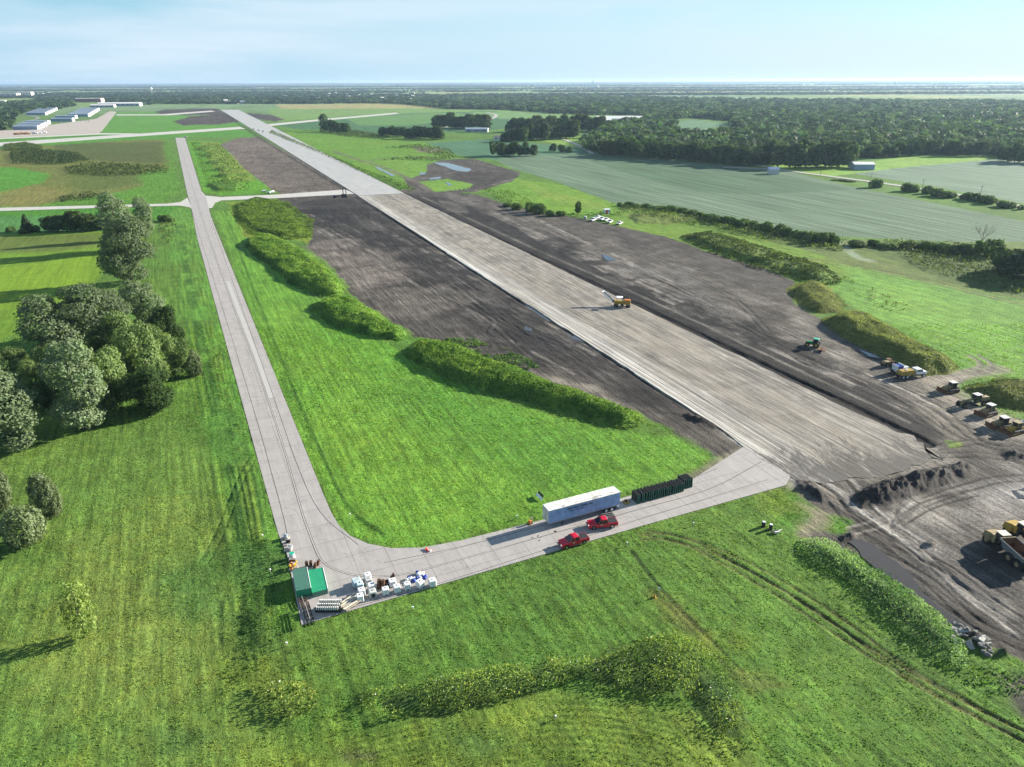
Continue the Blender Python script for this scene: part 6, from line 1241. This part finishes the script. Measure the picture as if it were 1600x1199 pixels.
# wet truck, blue machine and roller
r = thing('tank_truck', 'yellow tank truck with white front parked at the foot of the grassy mound', 'truck', px=(1423, 589), rz=R(12))
b = MB(); b.box((-.3, 0, .95), (8.4, 1.2, .35), 'dark_metal'); b.build('chassis', r); b = MB(); b.prism([(-4.3, 1.1), (-4.4, 1.9), (-3.9, 2.3), (.2, 2.35), (.5, 1.9), (.4, 1.1)], -1.15, 1.15, 'yellow_paint', top=.8); b.cyl((-2, 0, 2.3), (-2, 0, 2.6), .3, 'white_paint'); b.build('tank', r)
b = MB(); b.prism([(.7, 1.1), (.7, 2.6), (2.5, 2.6), (2.9, 1.9), (4.2, 1.7), (4.3, 1.1)], -1.15, 1.15, 'white_paint', top=.9); cb = b.build('cab', r); MB().prism([(1.0, 1.9), (1.0, 2.4), (2.45, 2.4), (2.8, 1.9)], -1.13, 1.13, 'glass_dark').build('cab_window', cb)
for x in (3.3, -2.2, -3.5):
    for s in (-1, 1): wheel(r, x, s*1.05, .55, .4, rim='white_paint')
r = thing('hopper_trailer', 'blue and white hopper machine standing behind the yellow tank truck', 'machine', px=(1401, 583), rz=R(15))
b = MB(); b.box((0, 0, 1.7), (1.8, 2.1, 1.6), 'blue_plastic'); b.build('hopper', r); b = MB(); [b.box((s*.95, 0, 1.7), (.14, 2.3, 2.2), 'white_paint', ry=s*.15) for s in (-1, 1)]; b.box((2.2, 0, 1.5), (2.6, 1.1, .5), 'white_paint'); b.box((1.5, 0, .75), (4.5, .9, .25), 'dark_metal'); b.build('frame', r)
for x in (-.6, 2.8): [wheel(r, x, s*.95, .5, .35) for s in (-1, 1)]
b = MB(); b.cyl((-1, 0, 1.2), (-3.2, -.3, .5), .1, 'dark_metal'); b.build('drawbar', r)
r = thing('soil_roller', 'rusty brown roller standing at the puddle left of the blue machine', 'roller', px=(1386, 572), rz=R(20))
b = MB(); b.cyl((1.5, -1, .75), (1.5, 1, .75), .75, 'rust', n=20); b.build('drum', r); b = MB(); b.box((-.6, 0, 1.2), (2.2, 1.4, .8), 'tan_paint'); b.box((1.4, 1.12, .8), (1.9, .12, .2), 'tan_paint'); b.box((1.4, -1.12, .8), (1.9, .12, .2), 'tan_paint'); b.build('roller_body', r); [bigwheel(r, -1, s*.85, .65, .4) for s in (-1, 1)]; MB().box((.1, 0, 2.3), (1.4, 1.4, .1), 'rust').build('canopy', r)
# tractor and disc
r = thing('tractor', 'green tractor with cab working on the soil right of the runway', 'tractor', px=(1271, 542), rz=R(148))
b = MB(); b.prism([(.3, 1.0), (.3, 1.75), (2.5, 1.6), (2.6, 1.0)], -.42, .42, 'tractor_green'); b.build('hood', r); b = MB(); b.prism([(-1.3, 1.2), (-1.2, 2.75), (.1, 2.75), (.4, 1.2)], -.75, .75, 'glass_dark', top=.95); cb = b.build('cab', r); MB().box((-.55, 0, 2.83), (1.7, 1.7, .16), 'teal_plastic', bev=.04).build('cab_roof', cb)
MB().box((.4, 0, .85), (3.6, .5, .4), 'dark_metal').build('chassis', r)
for x, rr, ww in ((1.9, .7, .45), (-.9, .95, .6)): [bigwheel(r, x, s*1.0, rr, ww, 'yellow_paint') for s in (-1, 1)]
r = thing('disc_harrow', 'rusty round disc harrow lying right behind the green tractor', 'harrow', px=(1284, 549), rz=R(148)); b = MB(); b.box((0, 0, .7), (2.2, 2.9, .14), 'rust'); b.cyl((1.1, 0, .6), (2.4, 0, .7), .08, 'rust'); b.build('harrow_frame', r)
for k in range(9): MB().cyl((0, -1.3+k*.32, .42), (.06, -1.28+k*.32, .42), .42, 'dark_metal', n=14).build('disc', r)
# milling machine on the runway
r = thing('milling_machine', 'orange-yellow milling machine with raised conveyor working on the graded runway', 'milling machine', px=(972, 480), rz=R(170)); r.location.z = .22
b = MB(); b.box((0, 0, 1.7), (6.2, 2.1, 1.3), 'yellow_paint', bev=.1); b.box((-1.9, 0, 2.55), (2.2, 1.9, .5), 'orange_paint'); b.build('machine_body', r); b = MB(); b.box((1.1, 0, 3.7), (2.4, 2.3, .12), 'white_paint'); [b.cyl((x, s*.95, 2.3), (x, s*.95, 3.7), .05, 'dark_metal') for x in (.1, 2.1) for s in (-1, 1)]; b.build('canopy', r)
for x in (-2.3, 2.3): [MB().prism([(x-.8, 0), (x-.9, .4), (x-.5, .8), (x+.5, .8), (x+.9, .4), (x+.8, 0)], s*1.-.25, s*1.+.25, 'dark_metal').build('crawler', r) for s in (-1, 1)]
MB().cyl((0, -1.15, .75), (0, 1.15, .75), .6, 'dark_metal').build('drum_housing', r)
b = MB(); a0, a1 = Vector((3.0, 0, 1.6)), Vector((7.6, -3.2, 4.7)); sd = (a1-a0).cross(Vector((0, 0, 1))).normalized()*.85
for s in (-1, 1): b.cyl(a0+sd*s, a1+sd*s, .2, 'white_paint', n=6)
b.build('conveyor_frame', r); b = MB(); b.quad([a0+sd, a1+sd, a1-sd, a0-sd], 'black_rubber'); b.cyl(a1+sd, a1-sd, .2, 'white_paint'); [b.cyl(a0.lerp(a1, t)+sd, a0.lerp(a1, t)-sd, .08, 'dark_metal') for t in np.linspace(.1, .9, 8)]; b.build('conveyor_belt', r)
MB().cyl((-3.2, .6, 2), (-3.2, .6, 3.1), .06, 'dark_metal').build('exhaust', r)
# machine at the joint of old and new runway
r = thing('trenching_machine', 'black trenching machine with upright mast where cross taxiway meets the runway', 'machine', px=(538, 309), rz=R(200))
for s in (-1, 1): tracked(r, 4.2, .6, 1.1, s*1.1)
MB().box((0, 0, 1.9), (3.6, 1.9, 1.4), 'dark_metal', bev=.1).build('machine_body', r); b = MB(); [b.box((x, y, 4), (.5, .5, 6), 'dark_bag') for x, y in ((.6, 0), (-1.6, -.6))]; b.build('mast', r); b = MB(); b.cyl((2, 0, 1.5), (7.5, 0, 1.0), .35, 'dark_metal'); b.cyl((7.3, -.4, 1), (7.3, .6, 1), 1.0, 'dark_bag'); b.build('digging_boom', r)
def gun(px, label, k):
    r = thing('trailer_sprayer', label, 'sprayer', px=px, rz=k, group='white sprayers by the cross taxiway'); MB().cyl((-1.3, 0, 1.3), (1.3, 0, 1.3), .7, 'white_paint', n=16).build('tank', r); b = MB(); b.box((0, 0, .6), (3.4, 1, .2), 'dark_metal'); b.cyl((1.6, 0, .6), (3.6, 0, .5), .08, 'white_paint'); b.build('frame', r); [wheel(r, 0, s*.8, .4, .25) for s in (-1, 1)]
gun((413, 301), 'leftmost white tank sprayer on the grass by the cross taxiway', .4); gun((421, 303), 'middle white tank sprayer on the grass by the cross taxiway', 2.6); gun((426, 302), 'rightmost white tank sprayer on the grass by the cross taxiway', 1.2)
# white vehicles by the shed
for k, (x, y) in enumerate([(927, 345.5), (933.8, 341.5), (940.6, 344), (947, 345.5), (953, 348.5), (968, 351)]):
    P = un(x, y); h_ = R(62)+random.uniform(-.15, .15); u = np.array([math.cos(h_), math.sin(h_)])*2.6
    def toPx(q): return pj((q[0], q[1], 0))[:2]
    make_pickup('pickup_truck', ordn(k, 6)+' of the white pickups parked beside the soil near the red shed', 'white_paint', toPx(P-u), toPx(P+u), 'white pickups near the red shed', False, .05, 'asphalt')
def simple(name, px, rz, parts, label, cat, group=None, z=0.): r = thing(name, label, cat, px=px, rz=rz, group=group); r.location.z = z; [MB().box(c_, d_, m_).build(nm, r) for nm, c_, d_, m_ in parts]; return r
simple('site_shed', (948, 334), R(15), [('wall', (0, 0, 1.4), (3.6, 3.0, 2.8), 'white_paint'), ('panel', (-.6, -1.52, 1.3), (1.3, .06, 2.4), 'red_paint'), ('window', (.9, -1.52, 1.7), (.7, .06, .8), 'door_dark'), ('roof', (0, 0, 2.86), (4.0, 3.4, .12), 'white_paint')], 'small white and maroon site shed behind the white pickups', 'shed')
lumpy('water_barrel', (914.5, 342.5), [('barrel_body', lambda b: b.cyl((0, 0, 0), (0, 0, 1.6), .9, 'steel_grey', n=16)), ('lid', lambda b: b.cyl((0, 0, 1.6), (0, 0, 1.7), .85, 'white_paint', n=16))], 'blue-grey tank left of the white pickups', 'tank', z=.05)
# vehicles on the new concrete and by the hangars
for k, (x, y) in enumerate([(396, 203), (404, 205), (411, 206.5)]):
    P = un(x, y); u = np.array([math.cos(RWD), math.sin(RWD)])*2.6
    make_pickup('pickup_truck', ordn(k, 3)+' of the dark vehicles standing on the new concrete runway', 'dark_metal', toPx(P+u), toPx(P-u), 'dark vehicles on the new runway', False, .35)
def lorry(px, rz, label, c1, c2, group):
    r = thing('lorry', label, 'lorry', px=px, rz=rz, group=group); MB().box((-1.5, 0, 2.1), (7, 2.5, 2.4), c1, bev=.05).build('cargo_box', r); MB().box((3.6, 0, 1.6), (2.2, 2.3, 2.0), c2, bev=.2).build('cab', r); MB().box((0, 0, .8), (9, 1.2, .3), 'dark_metal').build('chassis', r); [wheel(r, x, s, .5, .35) for x in (3.4, -3.4) for s in (-1, 1)]
for k, (x, y) in enumerate([(27, 211), (35, 210.6), (43, 210.5)]): lorry((x, y), R(10+k*3), ordn(k, 3)+' of the orange lorries on the hangar apron', 'orange_paint', 'tan_paint', 'orange lorries on the apron')
for k, (x, y) in enumerate([(55, 209.5), (61, 209), (68, 208.5)]): lorry((x, y), R(8+k*2), ordn(k, 3)+' of the white lorries right of the orange ones', 'white_paint', 'wall_white', 'white lorries on the apron')
for k, (x, y) in enumerate([(127, 189.5), (133, 189), (139, 189.8), (95, 192), (290, 215)]):
    P = un(x, y); u = np.array([1, .1])*2.6
    make_pickup('pickup_truck', ['leftmost of three white vehicles right of the hangars', 'middle of three white vehicles right of the hangars', 'rightmost of three white vehicles right of the hangars', 'white vehicle alone in front of the middle hangars', 'white vehicle at the far end of the long taxiway'][k], 'white_paint', toPx(P+u), toPx(P-u), 'white vehicles by the hangars', False, .15)
# ------------------------------------------------------------------ buildings
def gable(name, fr, rz, L, wd, h, label, cat, wall='barn_blue', roof='roof_grey', endm='wall_white', rh=None, group=None, doors=1, wins=0):
    """fr = pixel of the near right ground corner; the long side runs to the left of it, rz turns it"""
    P = un(*fr); r = thing(name, label, cat, loc=(P[0], P[1], 0), rz=rz, group=group); rh = rh or wd*.14
    b = MB(); b.box((-L/2, wd/2, h/2), (L, wd, h), wall); b.build('wall', r)
    b = MB(); b.prism([(-L-.4, h-.02), (-L-.4, h+.08), (.4, h+.08), (.4, h-.02)], -.4, wd+.4, roof)
    v = [(-L-.4, -.4, h+.1), (.4, -.4, h+.1), (.4, wd/2, h+rh), (-L-.4, wd/2, h+rh), (-L-.4, wd+.4, h+.1), (.4, wd+.4, h+.1)]
    b.quad([v[0], v[1], v[2], v[3]], roof); b.quad([v[3], v[2], v[5], v[4]], roof)
    f = b.bm.faces.new([b.bm.verts.new(v[k]) for k in (1, 5, 2)]); f.material_index = b.mi(endm); f = b.bm.faces.new([b.bm.verts.new(v[k]) for k in (0, 3, 4)]); f.material_index = b.mi(endm); b.build('roof', r)
    for k in range(doors): MB().box((.06, wd*(k+.5)/doors, h*.46), (.12, wd/doors*.86, h*.9), endm).build('door', r)
    for k in range(wins): MB().box((-L*(k+.5)/wins, -.06, h*.5), (L/wins*.4, .12, h*.35), 'door_dark').build('window', r)
    return r
kk = 0
names_h = []
for (a, b_, n_, L) in [((58.8, 203.0), (74.5, 194.5), 4, 44), ((113, 190), (117.5, 185.5), 2, 46), ((138, 182.5), (153, 173), 7, 50), ((71, 180), (87, 172.5), 5, 50)]:
    for k in range(n_):
        t = k/(n_-1); names_h.append((a[0]+(b_[0]-a[0])*t, a[1]+(b_[1]-a[1])*t, L))
blk = ['front left', 'middle', 'right', 'back left']; cnt = [4, 2, 7, 5]; q = 0
for bi in range(4):
    for k in range(cnt[bi]):
        x, y, L = names_h[q]; q += 1
        A_ = un(x, y); nxt = un(names_h[q-1][0], names_h[q-1][1])
        gable('hangar', (x, y), R(3), L, 13, 6.0, ('nearest' if k == 0 else 'farthest' if k == cnt[bi]-1 else ORD[k]+' nearest')+' hangar of the '+blk[bi]+' block, blue-grey with a white right end', 'hangar', group='blue-grey hangars with white ends', doors=1)
gable('warehouse', (218, 166), R(4), 150, 30, 9, 'long grey flat warehouse behind the hangars', 'warehouse', 'steel_grey', 'wall_white', wins=9); gable('warehouse', (178, 168), R(4), 80, 20, 7, 'short grey warehouse in front of the long warehouse', 'warehouse', 'steel_grey', 'wall_white', wins=5)
gable('brick_building', (158, 160), R(6), 110, 40, 16, 'red-brown brick block with pale end wall behind the long warehouse', 'building', 'brick', 'wall_white', 'wall_tan', rh=1, wins=8)
gable('factory', (26, 151), R(8), 260, 60, 19, 'large grey and tan factory block at the upper left edge', 'factory', 'steel_grey', 'wall_tan', 'wall_white', rh=1, wins=8); gable('factory', (49, 149.5), R(8), 90, 50, 22, 'tan factory wing right of the large factory block', 'factory', 'wall_tan', 'wall_tan', 'wall_tan', rh=1, wins=5)
gable('factory', (36, 137.8), R(5), 400, 60, 16, 'distant white factory beyond the trees at the upper left', 'factory', 'wall_white', 'wall_white', rh=1, wins=7)
gable('house', (8, 160), R(5), 24, 14, 7, 'cream building between trees at the far left edge', 'building', 'wall_tan', 'wall_white', wins=3)
gable('pole_barn', (1004, 192), R(-4), 95, 32, 8, 'long white metal farm building in front of the wood', 'barn', 'white_paint', 'wall_white', wins=8); gable('pole_barn', (955, 193), R(-4), 34, 20, 6, 'short white shed at the left end of the long farm building', 'barn', 'barn_blue', 'wall_white', wins=3)
gable('farm_building', (803, 219), R(-3), 30, 12, 4.5, 'long white farm building with brown roof among the middle trees', 'farm building', 'wall_white', 'roof_brown', wins=4); gable('farm_building', (762, 207), R(-3), 38, 16, 5, 'pale grey barn behind the brown-roofed farm building', 'barn', 'steel_grey', 'roof_grey', wins=3)
gable('shed', (1217, 273), R(-8), 9, 8, 4.2, 'small blue-roofed shed at the start of the gravel road', 'shed', 'dirty_white', 'barn_blue', 'barn_blue', rh=2); gable('barn', (1366, 266), R(-6), 19, 14, 5, 'blue-grey metal barn beside the pale green field', 'barn', 'barn_blue', 'wall_white', 'barn_blue', wins=0)
gable('camper', (1337, 256.5), R(-6), 8, 3, 3, 'small white camper behind the blue-grey barn', 'camper', 'wall_white', 'wall_white', rh=.2, wins=2)
gable('farmhouse', (1048, 212), R(-5), 14, 10, 5, 'white farmhouse hidden among trees before the round clearing', 'house', 'wall_white', 'roof_brown', wins=3); gable('farmhouse', (890, 213), R(-5), 14, 10, 5, 'small pale house between the middle trees and the wood', 'house', 'wall_white', 'roof_brown', wins=3)
hs = sorted([(random.uniform(440, 650), random.uniform(147, 158.5)) for k in range(26)]+[(random.uniform(325, 430), random.uniform(161, 163)) for k in range(6)])
for k, (x, y) in enumerate(hs): gable('suburb_house', (x, y), R(random.uniform(-30, 30)), random.uniform(14, 22), 11, random.uniform(8, 11), ordn(k, len(hs))+' of the small suburb houses showing between far trees', 'house', random.choice(['wall_white', 'wall_tan', 'steel_grey']), random.choice(['roof_grey', 'roof_brown', 'wall_white']), rh=3.5, group='suburb houses between the far trees', doors=0, wins=2)
hs = sorted([(random.uniform(60, 90), random.uniform(146, 149)) for k in range(7)])
for k, (x, y) in enumerate(hs): gable('suburb_house', (x, y), R(random.uniform(-20, 20)), 30, 16, 9, ordn(k, len(hs))+' of the pale buildings right of the tan factory wing', 'building', 'wall_white', 'wall_white', rh=2, group='pale buildings by the factory', doors=0, wins=3)
# poles, towers
def upole(px, top, label, group='power poles along the gravel road', h=None):
    h = h or height_at(px, top); r = thing('utility_pole', label, 'power pole', px=px, rz=R(-60), group=group); MB().cyl((0, 0, 0), (0, 0, h), .22, 'bleached_wood', .15, 8).build('pole', r); b = MB(); b.box((0, 0, h-.8), (2.6, .16, .16), 'bleached_wood'); [b.cyl((x, 0, h-.75), (x, 0, h-.4), .08, 'steel_grey') for x in (-1.1, 0, 1.1)]; b.build('crossarm', r)
for k, (px, t) in enumerate([((1282, 275.5), 266.5), ((1361, 280), 270), ((1440, 298), 280), ((1532, 304), 290)]): upole(px, t, ordn(k, 4)+' of the power poles along the gravel road')
upole((15, 190), 176, 'tall pale pole beside the service road left of the hangars', None); upole((45, 172), 165, 'white pole behind the back left hangars', None)
def far(x, d): return ((x-CX)/F*d*1.085, d)
def tower(x, d, h, label):
    P = far(x, d); r = thing('water_tower', label, 'water tower', loc=(P[0], P[1], 0)); MB().cyl((0, 0, 0), (0, 0, h*.8), h*.05, 'steel_grey').build('stem', r); b = MB(); q = bmesh.ops.create_uvsphere(b.bm, u_segments=16, v_segments=10, radius=h*.17)['verts']; b._paint(q, 'wall_white'); bmesh.ops.translate(b.bm, vec=(0, 0, h*.85), verts=q); b.build('bowl', r)
tower(1311, 7000, 62, 'water tower standing above the hazy right horizon'); tower(322, 5200, 48, 'pale water tower near the left horizon')
P = far(909, 8500); r = thing('grain_elevator', 'grain elevator with tall headhouse on the middle horizon', 'grain elevator', loc=(P[0], P[1], 0)); MB().box((0, 0, 42), (10, 12, 84), 'wall_white').build('headhouse', r)
for k in range(8): MB().cyl((-60+k*17, 0, 0), (-60+k*17, 0, 38), 9, 'wall_white', n=12).build('silo', r)
# dead tree
r = thing('dead_tree', 'bare dead tree with pale branches above the right hedgerow', 'tree', px=(1530, 392)); g = random.Random(5); h = height_at((1530, 392), 343)
def br(b, a, d, L, rad, n):
    e = a+d*L; b.cyl(a, e, rad, 'bleached_wood', rad*.55, 5)
    if n:
        for k in range(3): dd = (d+Vector((g.uniform(-.8, .8), g.uniform(-.8, .8), g.uniform(-.2, .4)))).normalized(); br(b, a+d*L*g.uniform(.55, 1), dd, L*g.uniform(.5, .75), rad*.5, n-1)
b = MB(); b.cyl((0, 0, -.2), (.3, 0, h*.35), .35, 'bleached_wood', .25, 8); b.build('trunk', r)
for k in range(6): b = MB(); br(b, Vector((.25, 0, h*.33)), Vector((math.cos(k)*.6, math.sin(k)*.6, 1)).normalized(), h*.3, .16, 3); b.build('branch', r)
# rubble at the lower right
for k, x in enumerate(sorted(random.uniform(1488, 1548) for _ in range(34))):
    y = 978+(x-1488)*.55+random.uniform(-8, 22); P = un(x, y); o = MB(); s_ = random.uniform(.25, .75)
    if k % 3: o.rock((0, 0, 0), s_*.8, 'rubble', .5, .3)
    else: o.box((0, 0, 0), (s_*2.2, s_*1.3, .22), 'concrete_block', rx=random.uniform(-.5, .5), ry=random.uniform(-.4, .4), bev=.03)
    o = o.build('rubble_chunk'); o.location = (P[0], P[1], float(zat(P[0], P[1])[0])+.15); o.rotation_euler = (0, 0, random.uniform(0, 6)); tag(o, ordn(k, 34)+' of the broken concrete chunks in the heap beside the muddy water', 'rubble', 'concrete rubble chunks')
mm('dark_soil', (.03, .027, .025), .95, var=.4); SC = MB()
for k in range(160):
    x = random.uniform(1330, 1530); y = 790-(x-1330)*.3+random.uniform(-18, 16); P = un(x, y); 0 if True else MB().rock((0, 0, 0), random.uniform(.15, .42), 'dark_steel', .7, .45) if False else SC.rock((P[0], P[1], float(zat(P[0], P[1])[0])+.03), random.uniform(.12, .4), 'dark_soil', .7, .45)
tag(SC.build('soil_clods'), 'dark crumbly clods of soil strewn over the long windrow right of the apron end', 'soil', kind='stuff')
#@@END
# ------------------------------------------------------------------ air
hm = bpy.data.materials.new('air'); hm.use_nodes = True; ht = hm.node_tree; ht.nodes.remove(ht.nodes['Principled BSDF'])
pv = ht.nodes.new('ShaderNodeVolumePrincipled'); pv.inputs['Density'].default_value = HAZE; pv.inputs['Color'].default_value = (.48, .66, .88, 1); pv.inputs['Anisotropy'].default_value = .3
ht.links.new(pv.outputs[0], ht.nodes['Material Output'].inputs['Volume'])
b = MB(); top = 95; b.box((0, 20000, (top-60)/2), (120000, 90000, top+60), hm); o = b.build('haze'); o['kind'] = 'stuff'
